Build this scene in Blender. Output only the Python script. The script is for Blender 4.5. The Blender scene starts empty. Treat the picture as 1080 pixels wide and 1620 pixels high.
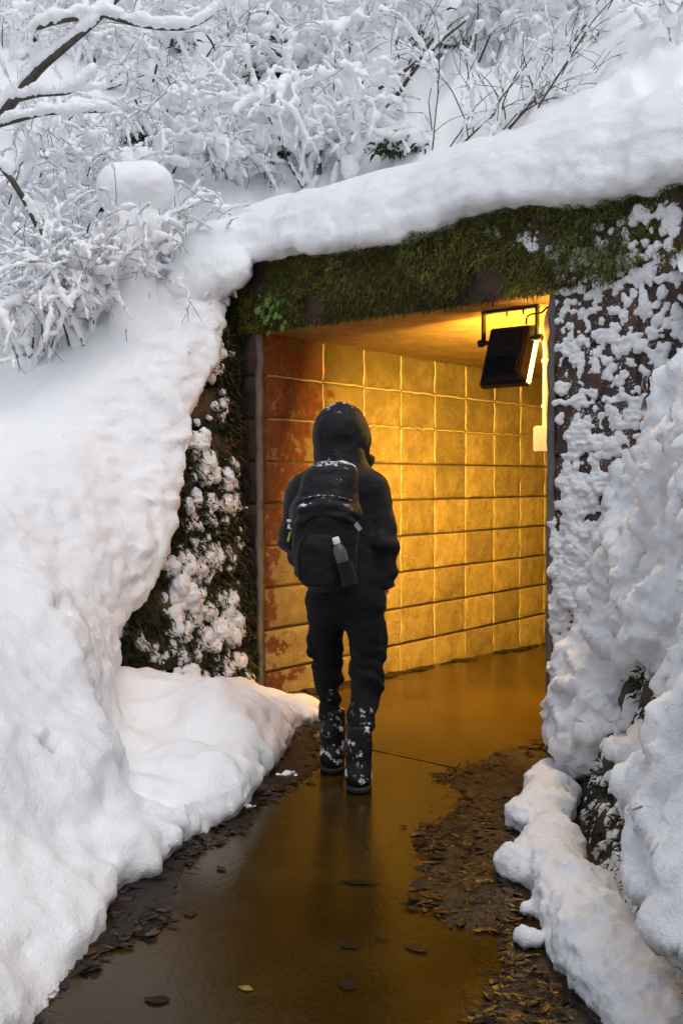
import bpy, math, random
import numpy as np
from mathutils import Vector, Matrix

# ------------------------------------------------------------------ camera, sky, sun, exposure
S = bpy.context.scene
COL = S.collection
CAM_H, F_PX, HORIZON = 1.45, 1575.0, 758.0
PITCH = math.atan((810.0 - HORIZON) / F_PX)
cam_data = bpy.data.cameras.new('camera')
cam_data.sensor_fit = 'VERTICAL'; cam_data.sensor_height = 36.0; cam_data.lens = 35.0
cam_data.clip_start = 0.05; cam_data.clip_end = 600.0
cam = bpy.data.objects.new('camera', cam_data); COL.objects.link(cam)
cam.location = (0, 0, CAM_H); cam.rotation_euler = (math.pi / 2 - PITCH, 0, 0)
S.camera = cam

SUN_EL, SUN_AZ = math.radians(64), math.radians(160)
world = bpy.data.worlds.new('World'); S.world = world; world.use_nodes = True
wn, wl = world.node_tree.nodes, world.node_tree.links
bg = wn['Background']
sky = wn.new('ShaderNodeTexSky'); sky.sky_type = 'NISHITA'; sky.sun_disc = False
sky.sun_elevation = SUN_EL; sky.sun_rotation = SUN_AZ; sky.dust_density = 4.0; sky.ozone_density = 1.0; sky.air_density = 1.0
hs = wn.new('ShaderNodeHueSaturation'); hs.inputs['Saturation'].default_value = 0.74
wl.new(sky.outputs[0], hs.inputs['Color']); wl.new(hs.outputs[0], bg.inputs['Color'])
bg.inputs['Strength'].default_value = 0.10
sun_data = bpy.data.lights.new('sun', 'SUN'); sun_data.energy = 1.0; sun_data.angle = math.radians(70); sun_data.color = (0.90, 0.95, 1.0)
sun = bpy.data.objects.new('sun', sun_data); COL.objects.link(sun)
sd = Vector((math.sin(SUN_AZ) * math.cos(SUN_EL), math.cos(SUN_AZ) * math.cos(SUN_EL), math.sin(SUN_EL)))
sun.rotation_euler = sd.to_track_quat('Z', 'Y').to_euler(); sun.location = (0, 0, 20)
S.view_settings.view_transform = 'Standard'; S.view_settings.look = 'None'
S.view_settings.gamma = 1.0; S.view_settings.use_curve_mapping = False
S.view_settings.exposure = 0.09
S.render.engine = 'CYCLES'
S.cycles.use_denoising = True
S.cycles.max_bounces = 12; S.cycles.diffuse_bounces = 9; S.cycles.glossy_bounces = 3; S.cycles.transmission_bounces = 4
S.cycles.caustics_reflective = False; S.cycles.caustics_refractive = False
S.cycles.sample_clamp_indirect = 6.0; S.cycles.sample_clamp_direct = 8.0

rng = np.random.default_rng(7); random.seed(7)

# ------------------------------------------------------------------ geometry helpers
def ray(px, py):
    x, y = (px - 540) / F_PX, -(py - 810) / F_PX
    c, s = math.cos(PITCH), math.sin(PITCH)
    return np.array([x, c + y * s, -s + y * c])
def at(px, py, depth):
    r = ray(px, py); return np.array([0, 0, CAM_H]) + r * (depth / r[1])
def on_ground(px, py, z=0.0):
    r = ray(px, py); return np.array([0, 0, CAM_H]) + r * ((z - CAM_H) / r[2])
def on_plane(px, py, p0, n):
    r = ray(px, py); o = np.array([0, 0, CAM_H]); return o + r * (np.dot(p0 - o, n) / np.dot(r, n))

def sstep(a, b, x):
    t = np.clip((x - a) / (b - a), 0, 1); return t * t * (3 - 2 * t)
def smin(a, b, k):
    h = np.clip(0.5 + 0.5 * (b - a) / k, 0, 1); return b + (a - b) * h - k * h * (1 - h)
def smax(a, b, k): return -smin(-a, -b, k)

def _h(ix, iy, iz, seed):
    with np.errstate(over='ignore'):
        n = (ix.astype(np.uint32) * np.uint32(374761393)) ^ (iy.astype(np.uint32) * np.uint32(668265263)) ^ (iz.astype(np.uint32) * np.uint32(2147483647)) ^ np.uint32((seed * 1274126177) & 0xffffffff)
        n = (n ^ (n >> np.uint32(13))) * np.uint32(1274126177)
        n = (n ^ (n >> np.uint32(16))) * np.uint32(2246822519)
        n = n ^ (n >> np.uint32(15))
    return n.astype(np.float64) / 4294967295.0 * 2 - 1
def vnoise(P, seed=0):
    P = np.asarray(P, float); i = np.floor(P).astype(np.int64); f = P - i
    f = f * f * f * (f * (f * 6 - 15) + 10); r = 0
    for dx in (0, 1):
        wx = f[..., 0] if dx else 1 - f[..., 0]
        for dy in (0, 1):
            wy = f[..., 1] if dy else 1 - f[..., 1]
            for dz in (0, 1):
                wz = f[..., 2] if dz else 1 - f[..., 2]
                r = r + wx * wy * wz * _h(i[..., 0] + dx, i[..., 1] + dy, i[..., 2] + dz, seed)
    return r
def fbm(P, octv=3, seed=0, gain=0.5):
    r, a, s = 0, 1.0, 1.0
    for o in range(octv):
        r = r + a * vnoise(np.asarray(P) * s + 17.3 * o, seed + o); a *= gain; s *= 2.03
    return r
def billow(P, octv=3, seed=0, gain=0.5):
    r, a, s = 0, 1.0, 1.0
    for o in range(octv):
        r = r + a * (0.5 - np.abs(vnoise(np.asarray(P) * s + 9.1 * o, seed + o))) * 2; a *= gain; s *= 2.1
    return r

def new_mesh(name, V, faces, smooth=True):
    """faces: list of integer arrays (m,3)/(m,4) or of index lists"""
    me = bpy.data.meshes.new(name)
    arrs = faces if isinstance(faces, list) and len(faces) and isinstance(faces[0], np.ndarray) else None
    if arrs is None:
        me.from_pydata([tuple(v) for v in V], [], [tuple(int(i) for i in f) for f in faces])
        if smooth: me.polygons.foreach_set('use_smooth', [True] * len(me.polygons))
        me.update(); return me
    V = np.asarray(V, np.float32); me.vertices.add(len(V)); me.vertices.foreach_set('co', V.ravel())
    idx = np.concatenate([a.ravel() for a in arrs]).astype(np.int32)
    tot = np.concatenate([np.full(len(a), a.shape[1], np.int32) for a in arrs])
    st = np.concatenate([[0], np.cumsum(tot)[:-1]]).astype(np.int32)
    me.loops.add(len(idx)); me.loops.foreach_set('vertex_index', idx)
    me.polygons.add(len(tot)); me.polygons.foreach_set('loop_start', st); me.polygons.foreach_set('loop_total', tot)
    me.polygons.foreach_set('use_smooth', np.full(len(tot), smooth, bool))
    me.update(calc_edges=True); me.validate()
    return me
def obj(name, me, mat=None, parent=None, loc=None, rot=None):
    o = bpy.data.objects.new(name, me); COL.objects.link(o)
    if mat is not None and me is not None and not me.materials: me.materials.append(mat)
    if parent is not None: o.parent = parent
    if loc is not None: o.location = loc
    if rot is not None: o.rotation_euler = rot
    return o
def tag(o, label=None, cat=None, group=None, kind=None):
    if label: o['label'] = label
    if cat: o['category'] = cat
    if group: o['group'] = group
    if kind: o['kind'] = kind
    return o
def empty(name, loc=(0, 0, 0), rz=0.0):
    o = bpy.data.objects.new(name, None); COL.objects.link(o); o.location = loc; o.rotation_euler = (0, 0, rz); o.empty_display_size = 0.1
    return o

EDGES = [((0,0,0),(1,0,0)),((0,1,0),(1,1,0)),((0,0,1),(1,0,1)),((0,1,1),(1,1,1)),
         ((0,0,0),(0,1,0)),((1,0,0),(1,1,0)),((0,0,1),(0,1,1)),((1,0,1),(1,1,1)),
         ((0,0,0),(0,0,1)),((1,0,0),(1,0,1)),((0,1,0),(0,1,1)),((1,1,0),(1,1,1))]
def surface_nets(f, org, res):
    s = f < 0; c = np.zeros(tuple(n - 1 for n in f.shape), np.int8)
    for dx in (0, 1):
        for dy in (0, 1):
            for dz in (0, 1):
                c += s[dx:s.shape[0]-1+dx, dy:s.shape[1]-1+dy, dz:s.shape[2]-1+dz]
    act = (c > 0) & (c < 8); ids = np.argwhere(act); n = len(ids)
    acc = np.zeros((n, 3)); cnt = np.zeros(n)
    for a, b in EDGES:
        a = np.array(a); b = np.array(b)
        fa = f[tuple((ids + a).T)]; fb = f[tuple((ids + b).T)]
        cr = (fa < 0) != (fb < 0)
        t = np.where(cr, fa / np.where(cr, fa - fb, 1), 0)
        acc += np.where(cr[:, None], a + t[:, None] * (b - a), 0); cnt += cr
    V = np.asarray(org) + res * (ids + acc / cnt[:, None])
    g = np.full(act.shape, -1, np.int64); g[act] = np.arange(n)
    Q = []
    nx, ny, nz = f.shape
    e = np.argwhere(s[:-1, 1:-1, 1:-1] != s[1:, 1:-1, 1:-1]); i, j, k = e[:, 0], e[:, 1] + 1, e[:, 2] + 1
    q = np.stack([g[i, j-1, k-1], g[i, j, k-1], g[i, j, k], g[i, j-1, k]], 1); fl = ~s[i, j, k]; q[fl] = q[fl][:, ::-1]; Q.append(q)
    e = np.argwhere(s[1:-1, :-1, 1:-1] != s[1:-1, 1:, 1:-1]); i, j, k = e[:, 0] + 1, e[:, 1], e[:, 2] + 1
    q = np.stack([g[i-1, j, k-1], g[i-1, j, k], g[i, j, k], g[i, j, k-1]], 1); fl = ~s[i, j, k]; q[fl] = q[fl][:, ::-1]; Q.append(q)
    e = np.argwhere(s[1:-1, 1:-1, :-1] != s[1:-1, 1:-1, 1:]); i, j, k = e[:, 0] + 1, e[:, 1] + 1, e[:, 2]
    q = np.stack([g[i-1, j-1, k], g[i, j-1, k], g[i, j, k], g[i-1, j, k]], 1); fl = ~s[i, j, k]; q[fl] = q[fl][:, ::-1]; Q.append(q)
    Q = np.concatenate(Q); Q = Q[(Q >= 0).all(1)]
    return V, Q
def vnormals(V, Q):
    N = np.zeros_like(V); n = np.cross(V[Q[:, 2]] - V[Q[:, 0]], V[Q[:, 3]] - V[Q[:, 1]])
    for c in range(4):
        for d in range(3): N[:, d] += np.bincount(Q[:, c], n[:, d], len(V))
    return N / np.maximum(np.linalg.norm(N, axis=1, keepdims=True), 1e-12)
def grid3(lo, hi, res):
    ax = [np.arange(lo[d], hi[d] + res, res) for d in range(3)]
    return np.meshgrid(*ax, indexing='ij')
def sdf_mesh(name, fn, lo, hi, res, disp=None):
    X, Y, Z = grid3(lo, hi, res)
    V, Q = surface_nets(fn(X, Y, Z), lo, res)
    if disp is not None:
        N = vnormals(V, Q); V = V + N * disp(V, N)[:, None]
    return new_mesh(name, V, [Q])
def rcone(X, Y, Z, a, b, r1, r2, sy=1.0):
    ax, ay, az = a; bx, by, bz = b; ay2, by2 = ay / sy, by / sy; Ys = Y / sy
    dx, dy, dz = bx - ax, by2 - ay2, bz - az; L = dx*dx + dy*dy + dz*dz + 1e-12
    t = np.clip(((X - ax)*dx + (Ys - ay2)*dy + (Z - az)*dz) / L, 0, 1)
    return np.sqrt((X - ax - t*dx)**2 + (Ys - ay2 - t*dy)**2 + (Z - az - t*dz)**2) - (r1 + (r2 - r1) * t)
def ellip(X, Y, Z, c, r):
    q = np.sqrt(((X - c[0])/r[0])**2 + ((Y - c[1])/r[1])**2 + ((Z - c[2])/r[2])**2)
    return (q - 1) * min(r)

def blob_mesh(name, caps, res, soft, disp=None, flat=1.0):
    """soft union of capsules (a, b, ra, rb) as one skin; None if it is empty"""
    if len(caps) == 0: return None
    A = np.array([c[0] for c in caps], float); B = np.array([c[1] for c in caps], float)
    R = np.array([[c[2], c[3]] for c in caps], float)
    pad = 3 * soft
    m = R.max(1)[:, None] * max(1.0, flat) + pad
    lo = np.minimum(A, B) - m; hi = np.maximum(A, B) + m
    org = lo.min(0) - 2 * res; n = (np.ceil((hi.max(0) - org) / res) + 3).astype(int)
    acc = np.zeros(tuple(n), np.float32)
    ax = [org[d] + res * np.arange(n[d]) for d in range(3)]
    i0 = np.maximum(((lo - org) / res).astype(int), 0); i1 = np.minimum(np.ceil((hi - org) / res).astype(int) + 1, n)
    for k in range(len(A)):
        sl = tuple(slice(i0[k, d], i1[k, d]) for d in range(3))
        x = ax[0][sl[0]][:, None, None]; y = ax[1][sl[1]][None, :, None]; z = ax[2][sl[2]][None, None, :]
        a, b = A[k], B[k]; d = b - a; L = d @ d + 1e-12
        t = np.clip(((x - a[0])*d[0] + (y - a[1])*d[1] + (z - a[2])*d[2]) / L, 0, 1)
        dist = np.sqrt((x - a[0] - t*d[0])**2 + (y - a[1] - t*d[1])**2 + ((z - a[2] - t*d[2]) / flat)**2) - (R[k, 0] + (R[k, 1] - R[k, 0]) * t)
        acc[sl] += np.exp(np.minimum(-dist / soft, 30)).astype(np.float32)
    f = -np.log(acc + 1e-4) * soft
    V, Q = surface_nets(f, org, res)
    if len(Q) == 0: return None
    if disp is not None:
        N = vnormals(V, Q); V = V + N * disp(V, N)[:, None]
    return new_mesh(name, V, [Q])

def tubes(name, paths, sides=5, smooth=True):
    """paths: list of (points (n,3), radii (n,)) -> one mesh of tapered tubes"""
    VV, FF, off = [], [], 0
    ang = np.linspace(0, 2*np.pi, sides, endpoint=False); ca, sa = np.cos(ang), np.sin(ang)
    for P, R in paths:
        P = np.asarray(P, float); R = np.asarray(R, float); n = len(P)
        T = np.gradient(P, axis=0); T /= np.linalg.norm(T, axis=1, keepdims=True) + 1e-9
        ref = np.where(np.abs(T[:, 2:3]) > 0.9, np.array([[1., 0, 0]]), np.array([[0, 0, 1.]]))
        A = np.cross(T, ref); A /= np.linalg.norm(A, axis=1, keepdims=True) + 1e-9; B = np.cross(T, A)
        V = P[:, None] + R[:, None, None] * (ca[None, :, None] * A[:, None] + sa[None, :, None] * B[:, None])
        VV.append(V.reshape(-1, 3))
        i = np.arange(n - 1)[:, None] * sides + np.arange(sides)[None]; j = np.arange(n - 1)[:, None] * sides + (np.arange(sides) + 1) % sides
        FF.append((np.stack([i, j, j + sides, i + sides], -1).reshape(-1, 4)) + off)
        off += n * sides
    return new_mesh(name, np.concatenate(VV), [np.concatenate(FF)], smooth)

def box_mesh(name, lo, hi, bev=0.0):
    """box with chamfered edges (24 corner verts)"""
    lo = np.array(lo, float); hi = np.array(hi, float)
    import bmesh
    bm = bmesh.new(); bmesh.ops.create_cube(bm, size=1.0)
    for v in bm.verts:
        for d in range(3): v.co[d] = lo[d] if v.co[d] < 0 else hi[d]
    if bev > 0: bmesh.ops.bevel(bm, geom=list(bm.edges), offset=bev, segments=2, affect='EDGES', profile=0.6)
    me = bpy.data.meshes.new(name); bm.to_mesh(me); bm.free()
    return me

# ------------------------------------------------------------------ materials
def mat(name):
    m = bpy.data.materials.new(name); m.use_nodes = True
    return m, m.node_tree.nodes, m.node_tree.links, m.node_tree.nodes['Principled BSDF']
def nd(n, typ, **kw):
    x = n.new('ShaderNode' + typ)
    for k, v in kw.items():
        if k.startswith('i_'):
            key = k[2:]; x.inputs[int(key) if key.isdigit() else key.replace('_', ' ')].default_value = v
        else: setattr(x, k, v)
    return x
def ramp(n, l, src, stops):
    r = n.new('ShaderNodeValToRGB'); e = r.color_ramp.elements
    while len(e) < len(stops): e.new(0.5)
    for k, (p, c) in enumerate(stops):
        e[k].position = p; e[k].color = (c, c, c, 1) if isinstance(c, (int, float)) else (*c, 1)
    l.new(src, r.inputs[0]); return r.outputs[0]
def noise(n, l, vec, scale, detail=4, rough=0.55, dist=0.0):
    t = nd(n, 'TexNoise', i_Scale=scale, i_Detail=detail, i_Roughness=rough, i_Distortion=dist)
    if vec is not None: l.new(vec, t.inputs['Vector'])
    return t.outputs['Fac']
def mixc(n, l, fac, a, b):
    x = n.new('ShaderNodeMix'); x.data_type = 'RGBA'
    for s, v in ((x.inputs[0], fac), (x.inputs[6], a), (x.inputs[7], b)):
        if isinstance(v, (int, float)): s.default_value = v
        elif isinstance(v, tuple): s.default_value = (*v, 1)
        else: l.new(v, s)
    return x.outputs[2]
def math_(n, l, op, a, b=None, c=None):
    x = n.new('ShaderNodeMath'); x.operation = op
    for k, v in enumerate((a, b, c)):
        if v is None: continue
        if isinstance(v, (int, float)): x.inputs[k].default_value = v
        else: l.new(v, x.inputs[k])
    return x.outputs[0]
def bump(n, l, bs, h, strength, dist, prev=None):
    b = nd(n, 'Bump', i_Strength=strength, i_Distance=dist); l.new(h, b.inputs['Height'])
    if prev is not None: l.new(prev, b.inputs['Normal'])
    l.new(b.outputs[0], bs.inputs['Normal']); return b.outputs[0]
def pos(n): return n.new('ShaderNodeNewGeometry').outputs['Position']
def nz(n, l):
    s = n.new('ShaderNodeSeparateXYZ'); l.new(n.new('ShaderNodeNewGeometry').outputs['Normal'], s.inputs[0]); return s.outputs[2]

def snow_material(name, grain=1.0):
    m, n, l, b = mat(name); p = pos(n)
    b.inputs['Base Color'].default_value = (0.90, 0.91, 0.925, 1); b.inputs['Roughness'].default_value = 0.62
    b.inputs['Specular IOR Level'].default_value = 0.25
    b.inputs['Subsurface Weight'].default_value = 0.0
    h1 = noise(n, l, p, 30, 5, 0.65); h2 = noise(n, l, p, 120, 4, 0.7)
    k = bump(n, l, b, h1, 0.45 * grain, 0.016)
    bump(n, l, b, h2, 0.6 * grain, 0.006, k)
    return m
SNOW = snow_material('snow')
SNOW_SOFT = snow_material('snow_soft', 0.6)
# ------------------------------------------------------------------ frames of the place
C0 = np.array([-0.53, 6.58, 0.0])                 # inner left corner of the portal, on the ground
U = np.array([0.767, -0.642, 0.0]); U /= np.linalg.norm(U)
T = np.array([-U[1], U[0], 0.0])                   # into the tunnel
PHI = math.atan2(U[1], U[0])
W_OPEN, CEIL, TOP = 2.11, 2.415, 2.85
def PW(x, y, z): return C0 + U * x + T * y + np.array([0, 0, z])
def portal_xy(px, py, y=0.0):                      # pixel -> (x, z) on a plane parallel to the portal face
    p = on_plane(px, py, PW(0, y, 0), T) - C0
    return float(p @ U), float(p[2])

# ------------------------------------------------------------------ more materials
def leafy(name, stops, rough=0.6, trans=0.0):
    m, n, l, b = mat(name)
    r = n.new('ShaderNodeNewGeometry').outputs['Random Per Island']
    c = ramp(n, l, r, stops); l.new(c, b.inputs['Base Color']); b.inputs['Roughness'].default_value = rough
    b.inputs['Specular IOR Level'].default_value = 0.3
    return m
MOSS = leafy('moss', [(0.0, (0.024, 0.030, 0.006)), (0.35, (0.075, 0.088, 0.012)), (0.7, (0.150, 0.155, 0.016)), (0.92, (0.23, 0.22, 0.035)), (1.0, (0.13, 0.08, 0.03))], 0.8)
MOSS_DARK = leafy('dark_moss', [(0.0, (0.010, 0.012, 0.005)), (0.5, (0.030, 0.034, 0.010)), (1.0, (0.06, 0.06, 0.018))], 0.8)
EVERGREEN = leafy('evergreen_leaf', [(0.0, (0.012, 0.022, 0.008)), (0.6, (0.025, 0.040, 0.014)), (1.0, (0.06, 0.055, 0.02))], 0.45)
LITTER = leafy('wet_leaf_litter', [(0.0, (0.006, 0.0045, 0.003)), (0.45, (0.012, 0.008, 0.0045)), (0.75, (0.026, 0.012, 0.005)), (0.92, (0.060, 0.024, 0.008)), (1.0, (0.12, 0.05, 0.015))], 0.36)
HERB = leafy('fresh_leaf', [(0.0, (0.05, 0.10, 0.015)), (0.55, (0.085, 0.17, 0.03)), (0.85, (0.17, 0.17, 0.03)), (1.0, (0.26, 0.15, 0.03))], 0.45)

def bark_material(name, snowy):
    m, n, l, b = mat(name); p = pos(n)
    c = ramp(n, l, noise(n, l, p, 30, 4), [(0.3, (0.035, 0.028, 0.022)), (0.7, (0.10, 0.082, 0.065))])
    k = math_(n, l, 'ADD', nz(n, l), math_(n, l, 'MULTIPLY', math_(n, l, 'SUBTRACT', noise(n, l, p, 12, 3), 0.5), 1.8))
    f = ramp(n, l, k, [(snowy, 0.0), (snowy + 0.12, 1.0)])
    l.new(mixc(n, l, f, c, (0.84, 0.85, 0.87)), b.inputs['Base Color']); b.inputs['Roughness'].default_value = 0.8
    return m
BARK = bark_material('bark_dusted_with_snow', 0.22)
BARK_BARE = bark_material('bare_bark', 0.72)

def block_material():
    m, n, l, b = mat('split_face_block'); p = pos(n)
    oi = n.new('ShaderNodeObjectInfo')
    sub = nd(n, 'VectorMath', operation='SUBTRACT'); l.new(p, sub.inputs[0]); sub.inputs[1].default_value = tuple(C0)
    dt = nd(n, 'VectorMath', operation='DOT_PRODUCT'); l.new(sub.outputs[0], dt.inputs[0]); dt.inputs[1].default_value = tuple(T)
    u = dt.outputs['Value']; sx = n.new('ShaderNodeSeparateXYZ'); l.new(p, sx.inputs[0]); z = sx.outputs[2]
    n1 = noise(n, l, p, 9, 6, 0.65); n2 = noise(n, l, p, 2.2, 4, 0.6); n3 = noise(n, l, p, 55, 4, 0.7)
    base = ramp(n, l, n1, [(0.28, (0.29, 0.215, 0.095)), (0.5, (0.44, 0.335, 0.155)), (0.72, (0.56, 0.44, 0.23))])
    base = mixc(n, l, ramp(n, l, noise(n, l, p, 80, 5, 0.75), [(0.40, 0.55), (0.52, 0.0)]), base, (0.20, 0.14, 0.055))
    rv = math_(n, l, 'ADD', math_(n, l, 'MULTIPLY', oi.outputs['Random'], 0.45), 0.72)
    g = nd(n, 'VectorMath', operation='SCALE'); l.new(base, g.inputs[0]); l.new(rv, g.inputs['Scale'])
    # damp algae stains hanging from the roof line
    stain = math_(n, l, 'ADD', math_(n, l, 'MULTIPLY', z, 0.55), math_(n, l, 'MULTIPLY', n2, 0.9))
    sf = ramp(n, l, math_(n, l, 'MULTIPLY', stain, 0.5), [(0.60, 0.0), (0.88, 0.88)])
    c = mixc(n, l, sf, g.outputs[0], (0.10, 0.075, 0.025))
    # lichen specks
    c = mixc(n, l, ramp(n, l, n3, [(0.64, 0.0), (0.72, 0.35)]), c, (0.10, 0.085, 0.04))
    # flaking red paint near the mouth: wide at the top courses, a band below
    lim = ramp(n, l, math_(n, l, 'MULTIPLY', z, 0.4), [(0.0, 0.30), (0.06, 0.25), (0.08, 0.08), (0.25, 0.10), (0.38, 0.18), (0.50, 0.33), (0.62, 0.46), (0.74, 0.46), (0.80, 0.62), (1.0, 0.60)])
    e = math_(n, l, 'SUBTRACT', lim, u)
    e = math_(n, l, 'ADD', e, math_(n, l, 'MULTIPLY', math_(n, l, 'SUBTRACT', noise(n, l, p, 4.2, 6, 0.62), 0.5), 1.25))
    rf = ramp(n, l, math_(n, l, 'ADD', e, 0.5), [(0.50, 0.0), (0.535, 1.0)])
    fl = ramp(n, l, noise(n, l, p, 8, 7, 0.72), [(0.56, 1.0), (0.585, 0.0)])
    rf = math_(n, l, 'MULTIPLY', rf, fl)
    red = ramp(n, l, noise(n, l, p, 20, 4), [(0.3, (0.14, 0.050, 0.019)), (0.7, (0.24, 0.090, 0.036))])
    c = mixc(n, l, rf, c, red)
    l.new(c, b.inputs['Base Color']); b.inputs['Roughness'].default_value = 0.75; b.inputs['Specular IOR Level'].default_value = 0.3
    k = bump(n, l, b, noise(n, l, p, 22, 7, 0.8), 1.0, 0.05); bump(n, l, b, noise(n, l, p, 75, 4, 0.7), 0.9, 0.008, k)
    return m
BLOCK = block_material()

def dark_block_material():
    m, n, l, b = mat('weathered_dark_block'); p = pos(n)
    c = ramp(n, l, noise(n, l, p, 6, 6, 0.65), [(0.3, (0.022, 0.016, 0.012)), (0.48, (0.05, 0.03, 0.022)), (0.6, (0.10, 0.042, 0.026)), (0.75, (0.06, 0.052, 0.042))])
    c = mixc(n, l, ramp(n, l, noise(n, l, p, 3.3, 5, 0.7), [(0.62, 0.0), (0.72, 0.7)]), c, (0.16, 0.15, 0.12))
    sp = math_(n, l, 'ADD', noise(n, l, p, 70, 4, 0.7), math_(n, l, 'MULTIPLY', math_(n, l, 'SUBTRACT', noise(n, l, p, 7, 3, 0.6), 0.5), 0.5))
    sx = n.new('ShaderNodeSeparateXYZ'); l.new(p, sx.inputs[0]); gx = ramp(n, l, sx.outputs[0], [(0.9, 0.0), (1.0, 1.0)])
    c = mixc(n, l, math_(n, l, 'MULTIPLY', gx, ramp(n, l, sp, [(0.60, 0.0), (0.66, 0.85)])), c, (0.8, 0.81, 0.83))
    l.new(c, b.inputs['Base Color']); b.inputs['Roughness'].default_value = 0.55
    k = bump(n, l, b, noise(n, l, p, 18, 6, 0.7), 0.8, 0.02); bump(n, l, b, noise(n, l, p, 80, 4, 0.7), 0.5, 0.006, k)
    return m
DARK_BLOCK = dark_block_material()
def rough_stone(name, stops, bs=0.7):
    m, n, l, b = mat(name); p = pos(n)
    c = ramp(n, l, noise(n, l, p, 5, 7, 0.65), stops); l.new(c, b.inputs['Base Color']); b.inputs['Roughness'].default_value = 0.7
    k = bump(n, l, b, noise(n, l, p, 14, 6, 0.7), bs, 0.02); bump(n, l, b, noise(n, l, p, 90, 3, 0.7), 0.4, 0.004, k)
    return m
MORTAR = rough_stone('pale_mortar', [(0.3, (0.24, 0.19, 0.11)), (0.7, (0.48, 0.40, 0.25))])
MORTAR_GREY = rough_stone('grey_mortar', [(0.3, (0.07, 0.062, 0.055)), (0.7, (0.17, 0.155, 0.14))])
JOINT_DARK = rough_stone('dark_joint', [(0.3, (0.035, 0.024, 0.012)), (0.7, (0.09, 0.065, 0.035))])  # very dark brown backing seen in the joints between blocks
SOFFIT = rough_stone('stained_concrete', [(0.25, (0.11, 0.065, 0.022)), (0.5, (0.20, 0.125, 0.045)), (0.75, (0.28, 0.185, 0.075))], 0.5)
RUBBLE = rough_stone('mossy_rubble_stone', [(0.25, (0.016, 0.017, 0.010)), (0.5, (0.045, 0.038, 0.022)), (0.78, (0.12, 0.085, 0.045))])
EARTH = rough_stone('dark_wet_earth', [(0.3, (0.012, 0.010, 0.007)), (0.7, (0.035, 0.028, 0.018))])

def path_material():
    m, n, l, b = mat('wet_concrete_path'); p = pos(n)
    big = noise(n, l, p, 1.3, 4, 0.6); fine = noise(n, l, p, 60, 5, 0.7); grit = noise(n, l, p, 260, 2, 0.6)
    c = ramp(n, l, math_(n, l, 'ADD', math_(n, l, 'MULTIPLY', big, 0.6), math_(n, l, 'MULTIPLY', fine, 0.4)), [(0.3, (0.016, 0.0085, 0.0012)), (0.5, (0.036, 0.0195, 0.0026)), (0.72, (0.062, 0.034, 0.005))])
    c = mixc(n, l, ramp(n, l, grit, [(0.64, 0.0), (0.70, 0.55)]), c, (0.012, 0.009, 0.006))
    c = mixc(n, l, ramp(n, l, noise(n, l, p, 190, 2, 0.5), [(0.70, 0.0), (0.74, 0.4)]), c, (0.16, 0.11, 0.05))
    l.new(c, b.inputs['Base Color'])
    l.new(ramp(n, l, noise(n, l, p, 2.6, 5, 0.65), [(0.38, 0.03), (0.62, 0.20)]), b.inputs['Roughness'])
    b.inputs['IOR'].default_value = 1.30
    mp = nd(n, 'Mapping'); mp.inputs['Scale'].default_value = (1.0, 0.55, 1.0); l.new(p, mp.inputs[0])
    k = bump(n, l, b, noise(n, l, mp.outputs[0], 20, 5, 0.65), 0.22, 0.006); bump(n, l, b, fine, 0.25, 0.003, k)
    return m
PATH = path_material()

def plain(name, col, rough=0.5, spec=0.5, metal=0.0, grain=0.0, gs=60):
    m, n, l, b = mat(name); p = pos(n)
    if grain > 0:
        c = ramp(n, l, noise(n, l, p, gs, 4, 0.6), [(0.3, tuple(x * (1 - grain) for x in col)), (0.7, tuple(min(1, x * (1 + grain)) for x in col))])
        l.new(c, b.inputs['Base Color'])
    else: b.inputs['Base Color'].default_value = (*col, 1)
    b.inputs['Roughness'].default_value = rough; b.inputs['Specular IOR Level'].default_value = spec; b.inputs['Metallic'].default_value = metal
    return m
BLACK_METAL = plain('black_painted_metal', (0.004, 0.004, 0.0045), 0.5, 0.2, 0, 0.3, 90)
GREY_PLASTIC = plain('grey_plastic_pipe', (0.36, 0.36, 0.35), 0.5, 0.4, 0, 0.12, 40)

# ------------------------------------------------------------------ terrain
def tps(P, z, lam=0.002):
    P = np.asarray(P, float); n = len(P)
    d = np.linalg.norm(P[:, None] - P[None], axis=2); K = np.where(d > 0, d * d * np.log(d + 1e-12), 0) + lam * np.eye(n)
    A = np.zeros((n + 3, n + 3)); A[:n, :n] = K; A[:n, n] = 1; A[:n, n+1:] = P; A[n, :n] = 1; A[n+1:, :n] = P.T
    w = np.linalg.solve(A, np.concatenate([z, np.zeros(3)]))
    def f(X, Y):
        r = w[n] + w[n+1] * X + w[n+2] * Y
        for k in range(n):
            d2 = (X - P[k, 0])**2 + (Y - P[k, 1])**2 + 1e-12
            r = r + w[k] * 0.5 * d2 * np.log(d2)
        return r
    return f
hp = [at(*q) for q in [(0, 1420, 2.85), (0, 1250, 3.25), (0, 1050, 3.95), (0, 850, 4.8), (0, 640, 6.0),
      (100, 1350, 3.3), (100, 1150, 3.9), (100, 950, 4.6), (100, 750, 5.35), (100, 600, 6.1),
      (180, 1050, 4.75), (200, 900, 5.3), (240, 750, 5.8), (250, 620, 6.05), (300, 520, 6.35), (330, 440, 6.55)]]
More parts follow.
